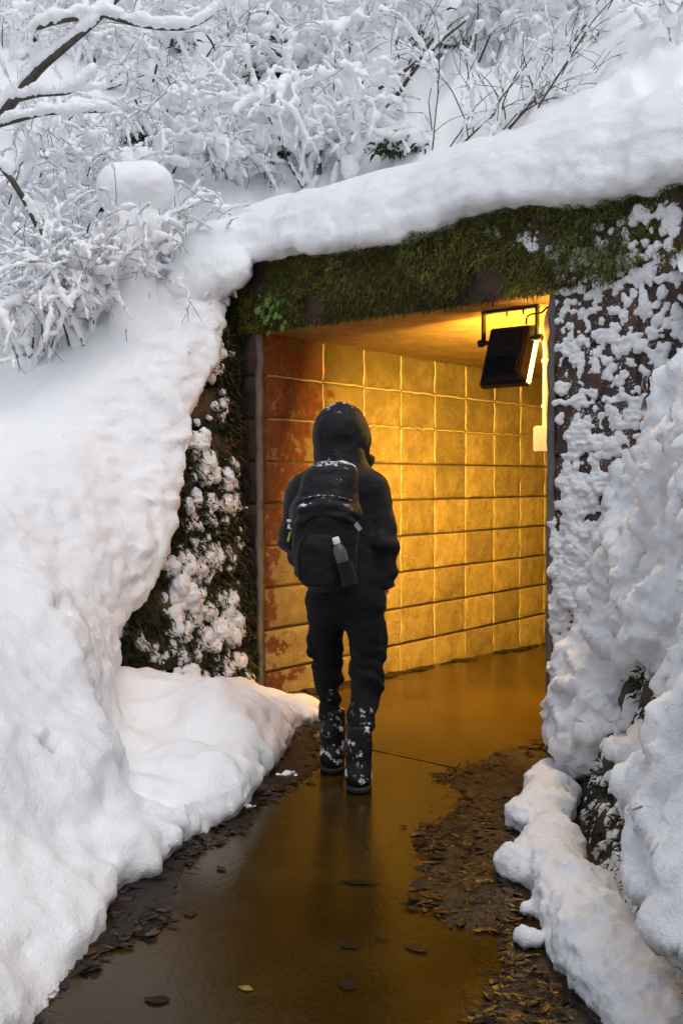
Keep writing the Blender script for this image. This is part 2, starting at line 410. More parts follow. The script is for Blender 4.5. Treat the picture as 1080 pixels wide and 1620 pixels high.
hp += [np.array(q, float) for q in [(-3.5, 2.5, 1.6), (-3.5, 5, 2.6), (-5, 3, 2.8), (-5, 6, 3.8),
      (-3, 7.6, 3.5), (-1.6, 7.4, 3.2), (-.6, 7.6, 3.4), (.5, 7.4, 3.7), (1.5, 6.6, 3.35), (2.5, 6.0, 3.3),
      (-.2, 6.9, 2.98), (1.0, 5.95, 3.0), (1.9, 5.2, 3.0), (3, 4.3, 3.0),
      (-4, 9.5, 5.9), (-1, 9.5, 5.7), (1.5, 9, 6.1), (4, 8, 5.9), (-4, 13, 10.5), (0, 13, 10.5), (4, 12, 10.8),
      (7, 8, 9), (6, 4.5, 6), (8, 12, 13), (-8, 12, 10), (-8, 7, 6), (1.75, 4.2, 2.2), (1.65, 3, 2.1), (1.6, 1.5, 2.0),
      (2.8, 3, 3.0), (3.0, 1.2, 3.0), (5, 1, 4.5)]]
hp = np.array(hp); H_HILL = tps(hp[:, :2], hp[:, 2])

def poly_sd(X, Y, poly):
    """signed distance, negative inside"""
    P = np.asarray(poly)[:, :2]; Qn = np.roll(P, -1, 0)
    d = np.full(X.shape, 1e9); ins = np.zeros(X.shape, bool)
    for (ax, ay), (bx, by) in zip(P, Qn):
        ex, ey = bx - ax, by - ay; t = np.clip(((X - ax)*ex + (Y - ay)*ey) / (ex*ex + ey*ey + 1e-12), 0, 1)
        d = np.minimum(d, (X - ax - t*ex)**2 + (Y - ay - t*ey)**2)
        c = ((ay > Y) != (by > Y)) & (X < (bx - ax) * (Y - ay) / (by - ay + 1e-12) + ax); ins ^= c
    d = np.sqrt(d); return np.where(ins, -d, d)
G = lambda px, py: on_ground(px, py)[:2]
WING_A = np.array([-0.60, 6.55]); WING_B = np.array([-1.36, 5.40])
def lipp(t, off): return WING_A * (1 - t) + WING_B * t + off * np.array([.838, -.546])
edge_near = [np.array([-1.25, 0.4]), np.array([-1.0, 2.0]), G(48, 1605), G(120, 1525), G(183, 1412)]
HIGH = edge_near + [np.array([-1.0, 4.3]), np.array([-1.10, 4.85]), lipp(1.0, .25), lipp(.82, .25), lipp(.70, .20), lipp(.58, .11), lipp(.45, .04), lipp(.3, -.03), lipp(.1, -.09), np.array([-0.80, 6.72]), np.array([-0.82, 7.6]), np.array([-5, 7.6]), np.array([-5, .4])]
LOW = [G(120, 1525), G(183, 1412), G(268, 1352), G(330, 1310), G(400, 1258), G(430, 1208), G(436, 1165), G(450, 1150), G(505, 1140), G(505, 1113), np.array([-.50, 6.5]), np.array([-.62, 6.62]), WING_B + [-.1, .1], np.array([-1.7, 4]), np.array([-1.3, 3.1])]
UPZ = np.array([0, 0, .055])
lp = np.array([at(300, 1092, 5.35), at(400, 1125, 5.05), at(250, 1140, 4.9), at(340, 1105, 5.1), at(395, 1180, 4.64) + UPZ, at(330, 1235, 4.24) + UPZ, at(270, 1265, 3.95) + UPZ, at(190, 1335, 3.6) + UPZ, at(120, 1440, 3.12) + UPZ, at(425, 1150, 4.95) + UPZ * .6, at(300, 1180, 4.65), at(200, 1230, 4.2), at(450, 1116, 5.9), at(490, 1116, 6.15), at(400, 1092, 6.3),
               np.array([-1.3, 5.6, .32]), np.array([-1.3, 4.6, .4]), np.array([-1.3, 3.6, .3])])
H_LOW = tps(lp[:, :2], np.maximum(lp[:, 2], 0.045), 0.01)

def build_left_bank():
    res = 0.022; lo = (-3.4, 1.3, -0.06); hi = (-0.05, 7.3, 3.55)
    x = np.arange(lo[0], hi[0] + res, res); y = np.arange(lo[1], hi[1] + res, res); z = np.arange(lo[2], hi[2] + res, res)
    X, Y = np.meshgrid(x, y, indexing='ij'); P2 = np.stack([X, Y, X * 0], -1)
    hh = H_HILL(X, Y) + 0.07 * fbm(P2 * 1.1, 2, 5) + 0.035 * fbm(P2 * 3.2, 2, 8)
    gx, gy = np.gradient(hh, res); sl = np.sqrt(1 + gx**2 + gy**2)
    sh = poly_sd(X, Y, HIGH) + 0.055 * fbm(P2 * 3.0, 2, 11) + 0.02 * fbm(P2 * 9, 1, 12)
    hl = H_LOW(X, Y) + 0.03 * fbm(P2 * 2.4, 2, 21) + 0.05 * billow(P2 * 2.0, 2, 23) - .01; gx, gy = np.gradient(hl, res); sl2 = np.sqrt(1 + gx**2 + gy**2)
    so = poly_sd(X, Y, LOW) + 0.05 * fbm(P2 * 2.6, 2, 31) - 0.045 * billow(P2 * 2.2, 2, 34) + 0.02 * fbm(P2 * 9, 1, 32) + .012
    Z = z[None, None, :]
    d1 = (Z - hh[..., None]) / sl[..., None]
    under = sstep(0.22, 0.6, hh[..., None] - Z) * 0.28 * sstep(4.6, 5.4, Y)[..., None]
    a = smax(d1, sh[..., None] + under, 0.20)
    d2 = (Z - hl[..., None]) / sl2[..., None]
    bul = 0.05 * np.exp(-((Z - .10) / .09)**2)
    b = smax(d2, so[..., None] - bul, 0.15)
    f = smin(a, b, 0.10)
    for (cx, cy, cz, rr) in ((-.56, 4.99, .075, .20), (-.66, 4.78, .06, .19), (-.73, 4.46, .06, .20), (-.80, 4.04, .05, .18), (-.88, 3.62, .04, .165), (-.62, 5.25, .08, .19)):
        f = smin(f, (np.sqrt((X - cx)**2 + (Y - cy)**2)[..., None]**2 + ((Z - cz) * 1.1)**2)**.5 - rr, .07)
    # dents where lumps slid off
    for (px, py, dep, r) in ((222, 1238, 4.0, .075), (262, 1262, 4.0, .06), (205, 1222, 3.95, .05), (120, 1340, 3.25, .05), (60, 1480, 2.8, .05), (75, 1190, 3.7, .05), (95, 960, 4.5, .06), (60, 830, 4.85, .05)):
        c = at(px, py, dep)
        f = smax(f, -(np.sqrt((X - c[0])**2 + (Y - c[1])**2)[..., None]**2 + (Z - c[2])**2)**.5 + r, 0.06)
    V, Q = surface_nets(f, lo, res); N = vnormals(V, Q)
    steep = np.clip(1.1 - N[:, 2], 0.3, 1)
    V = V + N * ((0.016 * billow(V * 8, 3, 41) + 0.010 * fbm(V * 21, 2, 44)) * steep + 0.006 * fbm(V * 12, 2, 47) + 0.022 * fbm(V * 3.0, 2, 49))[:, None]
    o = obj('snow_bank', new_mesh('snow_bank', V, [Q]), SNOW)
    tag(o, 'deep smooth snow bank sloping down to the left edge of the path', kind='structure')
build_left_bank()

def build_hillside():
    def patch(name, xs, ys, keep, drop, amp):
        X, Y = np.meshgrid(xs, ys, indexing='ij'); P = np.stack([X, Y, X*0], -1)
        Zh = H_HILL(X, Y) + amp * (0.16 * fbm(P * 0.8, 2, 51) + 0.13 * billow(P * 1.7, 3, 54) + 0.05 * billow(P * 5.0, 2, 57)) - drop(X, Y)
        V = np.stack([X, Y, Zh], -1).reshape(-1, 3); nx, ny = X.shape
        i = (np.arange(nx - 1)[:, None] * ny + np.arange(ny - 1)[None]); q = np.stack([i, i + ny, i + ny + 1, i + 1], -1)
        k = keep(X, Y); k = k[:-1, :-1] & k[1:, :-1] & k[:-1, 1:] & k[1:, 1:]
        q = q[k].reshape(-1, 4)
        used = np.unique(q); mp = np.full(len(V), -1); mp[used] = np.arange(len(used))
        return V[used], mp[q]
    def din(X, Y): return (X - C0[0]) * T[0] + (Y - C0[1]) * T[1]
    def keep(X, Y):
        behind = (din(X, Y) > 0.28) | ((Y > 6.9) & (X < -0.55))
        left = poly_sd(X, Y, HIGH) < -0.45
        far_left = (X < -1.8) & (Y > 0)
        right = (X > 1.55 + 0.03 * (5 - Y)) & (Y < 5.3) & (din(X, Y) > -3.2)
        return behind | left | far_left | right
    def drop(X, Y): return 0.30 * ((poly_sd(X, Y, HIGH) < 0.0) & (X > -3.35) & (Y < 7.25)) + 0.0
    V, q = patch('h', np.arange(-5, 5.01, 0.045), np.arange(0.2, 12.5, 0.045), keep, drop, 1.0)
    o = obj('hillside', new_mesh('hillside', V, [q]), SNOW_SOFT); tag(o, 'steep snow covered hillside rising behind the tunnel mouth', kind='structure')
    def keep2(X, Y): return ((np.abs(X) > 4.8) & (Y > 0)) | (Y > 12.2)
    V, q = patch('h', np.arange(-40, 40.1, 0.4), np.arange(-10, 60, 0.4), keep2, lambda X, Y: 0.05 + X * 0, 1.0)
    V[:, 2] = np.minimum(V[:, 2], 34)
    o = obj('hillside', new_mesh('hillside', V, [q]), SNOW_SOFT); tag(o, 'upper snow slope beyond the hillside thicket', kind='structure')
build_hillside()
gm = new_mesh('ground', [(-150, -150, -.35), (150, -150, -.35), (150, 150, -.35), (-150, 150, -.35)], [(0, 1, 2, 3)], False)
tag(obj('ground', gm, SNOW_SOFT), 'flat snow covered ground', kind='structure')

def build_path():
    def slab(name, y0, y1, x0, x1, label):
        xs = np.linspace(x0, x1, 30); ys = np.linspace(y0, y1, 60)
        X, Y = np.meshgrid(xs, ys, indexing='ij')
        z = -0.031 * np.maximum(0, Y) + 0.002 * vnoise(np.stack([X*1.5, Y*1.5, X*0], -1), 3)
        V = (C0 + X[..., None] * U + Y[..., None] * T); V[..., 2] = z
        i = (np.arange(29)[:, None] * 60 + np.arange(59)[None]); q = np.stack([i, i + 60, i + 61, i + 1], -1).reshape(-1, 4)
        tag(obj(name, new_mesh(name, V.reshape(-1, 3), [q]), PATH), label, kind='structure')
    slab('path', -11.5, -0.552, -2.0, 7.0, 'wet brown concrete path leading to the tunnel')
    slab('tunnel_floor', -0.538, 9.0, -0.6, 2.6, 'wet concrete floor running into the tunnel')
    V = [PW(-2, -.6, -.02), PW(7, -.6, -.02), PW(7, -.5, -.02), PW(-2, -.5, -.02)]
    tag(obj('path_joint', new_mesh('path_joint', V, [(0, 1, 2, 3)], False), EARTH), 'dark expansion joint across the wet path', kind='structure')
build_path()

# ------------------------------------------------------------------ tunnel
tunnel = empty('tunnel', tuple(C0), PHI)
tag(tunnel, 'golden lit concrete block tunnel with mossy lintel under thick snow', 'tunnel')

def block_variant(i, L, H, D=0.10, rough=0.011, nxq=8, nzq=5):
    r = np.random.default_rng(100 + i)
    xs = np.linspace(0, L, nxq + 1); zs = np.linspace(0, H, nzq + 1)
    xs[1], xs[-2] = 0.018, L - 0.018; zs[1], zs[-2] = 0.016, H - 0.016
    X, Zz = np.meshgrid(xs, zs, indexing='ij')
    e = np.minimum(np.minimum(X, L - X), np.minimum(Zz, H - Zz))
    P = np.stack([X * 9 + i * 5.7, Zz * 9, X * 0 + i], -1)
    Yf = -(0.002 + sstep(-.004, 0.016, e) * (0.008 + rough * (fbm(P, 3, i) + 0.28 * r.standard_normal(X.shape))))
    n1, n2 = X.shape
    V = np.stack([X, Yf, Zz], -1).reshape(-1, 3).tolist()
    q = [(a * n2 + b, (a + 1) * n2 + b, (a + 1) * n2 + b + 1, a * n2 + b + 1) for a in range(n1 - 1) for b in range(n2 - 1)]
    ring = [a * n2 for a in range(n1)] + [(n1 - 1) * n2 + b for b in range(1, n2)] + [a * n2 + n2 - 1 for a in range(n1 - 2, -1, -1)] + [b for b in range(n2 - 2, 0, -1)]
    s = len(V); V += [(V[k][0], D, V[k][2]) for k in ring]; m = len(ring)
    q += [(ring[(k + 1) % m], ring[k], s + k, s + (k + 1) % m) for k in range(m)]
    return new_mesh('block', V, q, True)
COURSE = 0.2824
zlines = [0.156 + COURSE * k for k in range(9)]          # bed joints
JB, JV = 0.014, 0.012
full_blocks = [block_variant(i, 0.46 - JV, COURSE - JB) for i in range(7)]
first_blocks = [block_variant(20 + i, 0.618 - 0.03 - JV, COURSE - JB) for i in range(4)]
foot_block = block_variant(30, 0.46 - JV, 0.40, nzq=6); foot_first = block_variant(31, 0.618 - .03 - JV, 0.40, nzq=6)

def side_wall(xw, rot, length_cols, mirror):
    """mortar slab with separate blocks; blocks stand proud of the recessed joints"""
    sgn = -1 if mirror else 1
    back = box_mesh('side_wall', (min(xw - .004 * sgn, xw - .40 * sgn), 0.012, -0.4), (max(xw - .004 * sgn, xw - .40 * sgn), 9.0, CEIL + .3))
    wall = obj('side_wall', back, JOINT_DARK, tunnel)
    for r in range(-1, 8):
        z0 = zlines[r] + JB / 2 if r >= 0 else zlines[0] - 0.40 - JB / 2
        for c in range(length_cols):
            y0 = 0.03 if c == 0 else 0.618 + 0.46 * (c - 1)
            if r < 0: me = foot_first if c == 0 else foot_block
            else: me = random.choice(first_blocks if c == 0 else full_blocks)
            ln = (0.618 - 0.03 if c == 0 else 0.46) - JV
            if mirror: o = obj('block', me, BLOCK, wall, (xw + 0.0, y0 + JV / 2 + ln, z0), (0, 0, -math.pi / 2))
            else: o = obj('block', me, BLOCK, wall, (xw, y0 + JV / 2, z0), (0, 0, math.pi / 2))
    return wall
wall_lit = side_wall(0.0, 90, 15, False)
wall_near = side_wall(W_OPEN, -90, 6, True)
# smeared pale mortar along the upright joints
paths = []
for c in range(1, 16):
    y0 = 0.618 + 0.46 * (c - 1)
    for r in range(-1, 8):
        z0, z1 = (zlines[r] if r >= 0 else -0.2), zlines[r + 1] if r + 1 < 9 else CEIL
        zz = np.linspace(z0 + .012, z1 - .012, 7); yy = y0 + 0.003 * rng.standard_normal(7)
        rr = 0.0055 + 0.0030 * rng.random(7); rr[[0, -1]] *= .7
        paths.append((np.stack([0.0045 + 0.002 * rng.standard_normal(7), yy, zz], 1), rr))
    if c == 15: break
for r in (6, 7):
    zc = zlines[r]
    for c in range(0, 14):
        y0 = 0.05 if c == 0 else .618 + .46 * (c - 1); y1 = .618 + .46 * c
        yy = np.linspace(y0 + .01, y1 - .01, 9)
        if r == 5 and rng.random() < .5: continue
        paths.append((np.stack([0.002 + 0.0025 * rng.standard_normal(9), yy, zc + 0.0025 * rng.standard_normal(9)], 1), 0.0055 + 0.002 * rng.random(9)))
obj('mortar', tubes('mortar', paths, 6), MORTAR, wall_lit)['kind'] = 'stuff'

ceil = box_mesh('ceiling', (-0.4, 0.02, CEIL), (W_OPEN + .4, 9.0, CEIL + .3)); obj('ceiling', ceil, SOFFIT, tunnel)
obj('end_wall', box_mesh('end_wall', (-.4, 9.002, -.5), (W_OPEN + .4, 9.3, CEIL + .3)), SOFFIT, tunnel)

# piers: weathered blocks round the mouth
pier_blocks = [block_variant(40 + i, 0.46 - .012, COURSE - .014, rough=0.014) for i in range(5)]
corner_blocks = [block_variant(50 + i, 0.315, COURSE - .014, rough=0.012) for i in range(3)]
def pier(x0, x1, cols):
    p = obj('pier', box_mesh('pier', (x0, 0.008, -.4), (x1, 0.40 if x0 > 1 else 0.011, CEIL)), JOINT_DARK, tunnel)
    for r in range(-1, 8):
        z0 = (zlines[r] if r >= 0 else zlines[0] - COURSE) + .007
        for (a, me) in cols(r): obj('block', me, DARK_BLOCK, p, (a, 0.003, z0))
    return p
obj('pier_core', box_mesh('pier_core', (-.42, 0.012, -.4), (-.41, .4, CEIL)), JOINT_DARK, tunnel)
pier_l = pier(-.36, -.012, lambda r: [(-.345, random.choice(corner_blocks))])
pier_r = pier(W_OPEN + .012, W_OPEN + 2.9, lambda r: [(W_OPEN + .03 + .46 * k, random.choice(pier_blocks)) for k in range(6)])
# grey mortar arrises of the two jambs
for xa, sg in ((-.014, 1), (W_OPEN + .014, -1)):
    zz = np.linspace(-.05, CEIL - .01, 40)
    P = np.stack([xa + .004 * rng.standard_normal(40), -.004 + .004 * rng.standard_normal(40), zz], 1)
    obj('corner_bead', tubes('corner_bead', [(P, 0.021 + .004 * rng.random(40))], 8), MORTAR_GREY, pier_l if sg > 0 else pier_r)
lintel = obj('lintel', box_mesh('lintel', (-.40, 0.0, CEIL + .004), (W_OPEN + 2.9, .5, TOP + .03), 0.012), DARK_BLOCK, tunnel)
# ------------------------------------------------------------------ rubble wing walls
def stone_meshes(width, top, rowh, jit, seed, v0=-0.15, wmin=.26, wmax=.5, bulge=.045):
    r = np.random.default_rng(seed); rows = [v0]
    while rows[-1] < max(top(u) for u in np.linspace(0, width, 9)): rows.append(rows[-1] + rowh * r.uniform(.8, 1.25))
    out = []
    for k in range(len(rows) - 1):
        u = -r.uniform(0, .3)
        while u < width:
            w = r.uniform(wmin, wmax); u0, u1 = max(u, 0), min(u + w, width); u += w
            if u1 - u0 < .06: continue
            if rows[k] + .08 > top((u0 + u1) / 2): continue
            c = np.array([(u0, rows[k]), ((u0+u1)/2, rows[k]), (u1, rows[k]), (u1, (rows[k]+rows[k+1])/2), (u1, rows[k+1]), ((u0+u1)/2, rows[k+1]), (u0, rows[k+1]), (u0, (rows[k]+rows[k+1])/2)])
            cen = c.mean(0); d = c - cen
            for q in range(8): c[q] = cen + d[q] * (1 - .016 / max(np.linalg.norm(d[q]), .05)) * (r.uniform(.97, 1.0) if q % 2 else r.uniform(.86, .98)) + r.normal(0, jit, 2)
            b = bulge * r.uniform(.6, 1.3); V = []
            for s, y in ((1.0, .10), (1.0, 0.0), (.86, -b * .65), (.5, -b)):
                for q in range(8):
                    p = cen + (c[q] - cen) * s; V.append((p[0], y + r.normal(0, .004) * (y <= 0), p[1]))
            V.append((cen[0], -b * 1.02, cen[1])); F = []
            for t in range(3): F += [(t*8+q, t*8+(q+1) % 8, t*8+8+(q+1) % 8, t*8+8+q) for q in range(8)]
            F += [(24+q, 24+(q+1) % 8, 32) for q in range(8)]
            out.append(new_mesh('stone', V, F, True))
    return out

def to_world(loc, rot):
    return Matrix.Translation(Vector(loc)) @ Matrix.Rotation(rot[2], 4, 'Z') @ Matrix.Rotation(rot[0], 4, 'X')
def xform(M, P):
    M = np.array(M); P = np.asarray(P, float); return P @ M[:3, :3].T + M[:3, 3]

# left wing (rubble), its top running down towards the viewer
LW_DIR = (WING_A - WING_B) / np.linalg.norm(WING_A - WING_B); LW_LEN = np.linalg.norm(WING_A - WING_B)
LW_ROT = (math.radians(-4), 0, math.atan2(LW_DIR[1], LW_DIR[0])); LW_LOC = (WING_B[0], WING_B[1], 0)
def lw_top(u): return float(np.interp(u, [0, .03, .36, .62, 1.1, 1.4], [.30, .40, 1.15, 1.85, 2.68, 2.78]))
lw = empty('retaining_wall', LW_LOC); lw.rotation_euler = LW_ROT
tag(lw, 'mossy rubble wing wall left of the tunnel mouth with clinging snow clumps', 'retaining wall')
us = np.linspace(-.05, LW_LEN + .03, 12)
V = [(u, .03, -.3) for u in us] + [(u, .03, max(.05, lw_top(u) - .3)) for u in us]
obj('wall_core', new_mesh('wall_core', V, [(i, i + 1, 13 + i, 12 + i) for i in range(11)], False), EARTH, lw)
for me in stone_meshes(LW_LEN, lambda u: lw_top(u) - .34, .25, .012, 3): obj('stone', me, RUBBLE, lw)
LW_M = to_world(LW_LOC, LW_ROT)

# right wing (battered)
RW_LOC = (1.19, 5.11, 0.0); RW_B = math.radians(17.5); RW_PHI = math.atan2(-2.35, -.29); RW_ROT = (-RW_B, 0, RW_PHI)
RW_M = to_world(RW_LOC, RW_ROT); RW_LEN = 4.2
rw = empty('retaining_wall', RW_LOC); rw.rotation_euler = RW_ROT
tag(rw, 'leaning stone wing wall right of the path almost buried in snow', 'retaining wall')
obj('wall_core', new_mesh('wall_core', [(0, .03, -.3), (RW_LEN, .03, -.3), (RW_LEN, .03, 2.25), (0, .03, 2.25)], [(0, 1, 2, 3)], False), EARTH, rw)
for me in stone_meshes(RW_LEN, lambda u: 2.2, .27, .012, 9): obj('stone', me, RUBBLE, rw)
def rw_uv(px, py):
    n = np.array(RW_M)[:3, 1]; p = on_plane(px, py, np.array(RW_LOC), n)
    q = np.linalg.inv(np.array(RW_M)) @ np.append(p, 1); return q[0], q[2]
def lw_uv(px, py):
    n = np.array(LW_M)[:3, 1]; p = on_plane(px, py, np.array(LW_LOC), n)
    q = np.linalg.inv(np.array(LW_M)) @ np.append(p, 1); return q[0], q[2]

# ------------------------------------------------------------------ snow lying on and sticking to the walls
PM = to_world(C0, (0, 0, PHI))
def build_roof_snow():
    res = .022; lo = (-1.1, -.45, 2.3); hi = (4.2, 1.25, 3.75)
    X, Y, Z = grid3(lo, hi, res); x2, y2 = X[:, :, 0], Y[:, :, 0]; P2 = np.stack([x2, y2, x2*0], -1)
    crest = 3.38 + .04 * (x2 - 1) - .55 * sstep(-.15, -.95, x2)
    ztop = crest - .55 * np.maximum(0, .42 - y2)**2 - .22 * np.maximum(0, y2 - .5) + .035 * fbm(P2 * 1.6, 2, 61) + .012 * fbm(P2 * 5, 2, 63)
    P3 = np.stack([x2, x2*0, x2*0], -1)
    zbot = 2.865 + .035 * fbm(P3 * np.array([3., 1, 1]), 2, 66) - .03 * np.maximum(0, fbm(P3 * 9, 1, 69)) - .25 * sstep(-.3, -.7, x2)
    front = -(Y + .15 + (.04 * fbm(P3 * 2.3, 2, 71) + .03 * fbm(P3 * 6, 1, 73))[:, :, None] - .10 * (Z - 2.9) / .4 + .05 * (1 - sstep(-.2, .3, x2))[:, :, None])
    f = smax(Z - ztop[..., None], front, .24)
    f = smax(f, zbot[..., None] - Z, .07)
    f = smax(f, -(X + .72 + .1 * (Z - 2.7)), .16)
    for (px, py, dep, rr) in ((322, 405, 6.62, .15), (305, 440, 6.6, .13), (345, 385, 6.75, .13), (296, 470, 6.55, .10), (350, 425, 6.5, .08), (378, 435, 6.45, .06), (330, 455, 6.5, .07)):
        c_ = np.linalg.inv(np.array(PM)) @ np.append(at(px, py, dep), 1); f = smin(f, np.sqrt((X - c_[0])**2 + (Y - c_[1])**2 + (Z - c_[2])**2) - rr, .16)
    V, Q = surface_nets(f, lo, res); N = vnormals(V, Q)
    st = np.clip(1.1 - N[:, 2], .2, 1)
    V = V + N * ((.014 * billow(V * 7, 2, 75) + .007 * fbm(V * 22, 2, 78)) * st)[:, None]
    o = obj('snow_roof', new_mesh('snow_roof', xform(PM, V), [Q]), SNOW)
    tag(o, 'thick rounded snow layer lying along the tunnel roof', kind='stuff')
build_roof_snow()

def scatter(clusters, uvfn, n_off=0.0, seed=1, dens=1.0, rs=.62):
    """clusters in the photo's frame -> capsules hugging a wall plane (local x, y = -out, z)"""
    r = np.random.default_rng(seed); caps = []
    for (px, py, sx, sy, n, r0, r1, el) in clusters:
        for _ in range(max(1, int(n * dens))):
            u, v = uvfn(px + r.normal(0, sx), py + r.normal(0, sy))
            ra = rs * (1 + .6 * (py > 690)) * (r0 + (r1 - r0) * r.random()**2); L = ra * el * r.uniform(.3, 1.3)
            if uvfn is not lw_uv and uvfn is not rw_uv and u < W_OPEN + .015 and v < CEIL: continue
            y = -n_off - ra * r.uniform(-.25, .35)
            a = (u, y, v + L / 2); b = (u + r.normal(0, .25) * L, y - r.uniform(0, .2) * ra, v - L / 2)
            caps.append((a, b, ra * r.uniform(.75, 1.0), ra))
            for _k in range(r.integers(1, 5)):
                q = (u + r.normal(0, 1.5) * ra, -n_off + .15 * ra, v + r.normal(0, 1.5) * ra); rr = ra * r.uniform(.3, .7)
                caps.append((q, (q[0] + r.normal(0, .3) * rr, q[1], q[2] - rr * el * r.random()), rr, rr))
    return caps
def cling(name, label, clusters, uvfn, M, res, off, seed, dens=1.0, rs=.62, extra=()):
    caps = scatter(clusters, uvfn, off, seed, dens, rs) + list(extra)
    if extra: caps = [c for c in caps if min(c[0][0], c[1][0]) > W_OPEN + .012 or c[1][2] > CEIL + .03]
    me = blob_mesh(name, caps, res, .0065, lambda V, N: .0065 * billow(V * 34, 2, seed) + .003 * fbm(V * 90, 1, seed + 1))
    co = np.zeros(len(me.vertices) * 3, np.float32); me.vertices.foreach_get('co', co)
    me.vertices.foreach_set('co', xform(M, co.reshape(-1, 3)).astype(np.float32).ravel()); me.update()
    tag(obj(name, me, SNOW), label, kind='stuff')
def joint_snow():
    # snow caught on the ledges of the block courses and grains frozen to the faces
    r = np.random.default_rng(77); caps = []
    for z in zlines + [CEIL + .12, CEIL + .3]:
        x = W_OPEN + .03
        while x < W_OPEN + 1.4:
            L = r.uniform(.03, .22)
            if r.random() < .62:
                n = max(2, int(L / .018))
                for k in range(n):
                    rr = r.uniform(.004, .0115); q = (x + k * .018 + r.normal(0, .004), -.006 - rr * r.uniform(0, .6), z + rr * .4 + r.normal(0, .006)); caps.append((q, (q[0] + .012, q[1], q[2] + r.normal(0, .004)), rr, rr * .8))
            x += L + r.uniform(0, .08)
    for k in range(900):
        x, z = W_OPEN + .02 + 1.3 * r.random(), .3 + 2.4 * r.random(); rr = r.uniform(.004, .009)
        if vnoise(np.array([x * 5, z * 3, 0.]), 8) < -.05: continue
        caps.append(((x, -.006, z), (x + r.normal(0, .003), -.008, z - rr * r.uniform(0, 4)), rr, rr * .8))
    return caps
# (px, py, spread x, spread y, count, r min, r max, drip)
cl = [(905, 520, 12, 45, 55, .008, .020, 2.2), (950, 470, 25, 18, 30, .008, .02, 1.6), (935, 560, 20, 30, 45, .008, .022, 2.4), (985, 560, 25, 50, 55, .010, .03, 1.8),
      (1050, 500, 22, 40, 38, .02, .05, 1.2), (1040, 590, 25, 35, 32, .015, .045, 1.2), (1000, 540, 25, 8, 16, .012, .03, .8), (955, 530, 12, 5, 8, .015, .03, .6),
      (920, 630, 22, 12, 22, .014, .034, 1.0), (965, 655, 25, 10, 20, .016, .04, .9), (1010, 650, 25, 15, 20, .014, .032, 1.0),
      (905, 690, 10, 20, 24, .016, .038, 1.0), (940, 700, 22, 12, 26, .014, .036, 1.0), (985, 700, 20, 10, 18, .012, .03, 1.0), 
      (905, 775, 12, 22, 26, .018, .045, 1.0), (945, 760, 25, 12, 24, .016, .042, 1.0), (985, 745, 18, 10, 14, .014, .03, 1.0), (930, 800, 25, 10, 22, .014, .035, 1.0),
      (905, 850, 12, 22, 26, .022, .055, .9), (950, 830, 20, 12, 20, .014, .03, 1.0), (930, 890, 25, 18, 34, .018, .05, .9), (890, 905, 14, 10, 16, .03, .055, .7), (915, 950, 18, 14, 26, .025, .06, .8),
      (885, 1000, 7, 25, 18, .016, .034, 1.0), (895, 1050, 8, 30, 20, .018, .04, 1.0), (878, 1100, 4, 40, 20, .010, .022, 1.6), (880, 920, 6, 60, 20, .012, .03, 1.2),
      (925, 408, 12, 5, 10, .022, .045, .4), (945, 398, 16, 5, 12, .022, .045, .4), (870, 395, 8, 6, 9, .012, .026, .9), (845, 385, 8, 6, 8, .010, .02, 1.6), (830, 372, 25, 10, 16, .007, .016, 1.0), (885, 400, 6, 6, 7, .014, .03, .8),
      (1010, 385, 14, 6, 12, .02, .04, .6), (1060, 345, 16, 16, 22, .02, .045, .8), (1020, 335, 10, 8, 8, .02, .04, .8), (1060, 400, 18, 30, 24, .012, .028, 2.0), (945, 445, 8, 16, 10, .010, .020, 2.6),
      (785, 370, 22, 7, 12, .006, .013, 1.2), (915, 360, 40, 8, 14, .006, .014, 1.0), (985, 350, 25, 10, 12, .008, .018, 1.4), (1010, 430, 30, 20, 26, .008, .018, 2.0),
      (1040, 700, 20, 40, 20, .02, .05, .8), (1000, 800, 20, 30, 20, .02, .04, .8)]
cling('clinging_snow', 'snow clumps and drips stuck to the blocks right of the mouth', cl, lambda a, b: portal_xy(a, b), PM, .0066, .004, 5, .62, .46, joint_snow())
ll = [(340, 470, 8, 25, 30, .012, .035, 1.0), (325, 545, 8, 18, 26, .016, .045, .8), (318, 590, 10, 12, 20, .02, .05, .8), (335, 640, 7, 25, 16, .012, .03, 1.0), (305, 700, 9, 14, 14, .014, .035, 1.0), (318, 740, 9, 20, 16, .014, .036, 1.0), (350, 760, 8, 14, 9, .012, .03, 1.2), (335, 795, 16, 6, 12, .012, .028, .8), (360, 800, 12, 8, 11, .01, .026, .9), (290, 810, 10, 9, 10, .012, .03, .8),
      (320, 840, 8, 14, 9, .01, .024, 1.0), (275, 900, 20, 12, 14, .016, .038, .8), (310, 890, 14, 9, 14, .014, .034, .8), (340, 885, 10, 8, 10, .012, .03, .8), (290, 940, 12, 14, 18, .018, .045, .8), (320, 965, 14, 12, 16, .014, .036, .8), (300, 1000, 16, 10, 14, .01, .024, .9), (265, 985, 10, 8, 9, .012, .028, .8),
      (350, 955, 9, 14, 13, .012, .03, .9), (358, 1010, 12, 14, 16, .018, .04, .8), (360, 1055, 12, 12, 18, .010, .022, 1.0), (298, 1075, 14, 8, 10, .018, .042, .7), (285, 1040, 14, 20, 13, .008, .02, 1.0), (240, 1040, 14, 20, 14, .01, .024, .9), (395, 1075, 6, 6, 7, .010, .022, .8), (350, 850, 12, 40, 20, .005, .012, 1.2), (300, 870, 30, 60, 45, .005, .013, 1.2), (330, 1000, 25, 40, 40, .005, .012, 1.2)]
cling('clinging_snow', 'snow clumps caught on the rubble wall left of the mouth', ll, lw_uv, LW_M, .008, .05, 8, .75, .85)

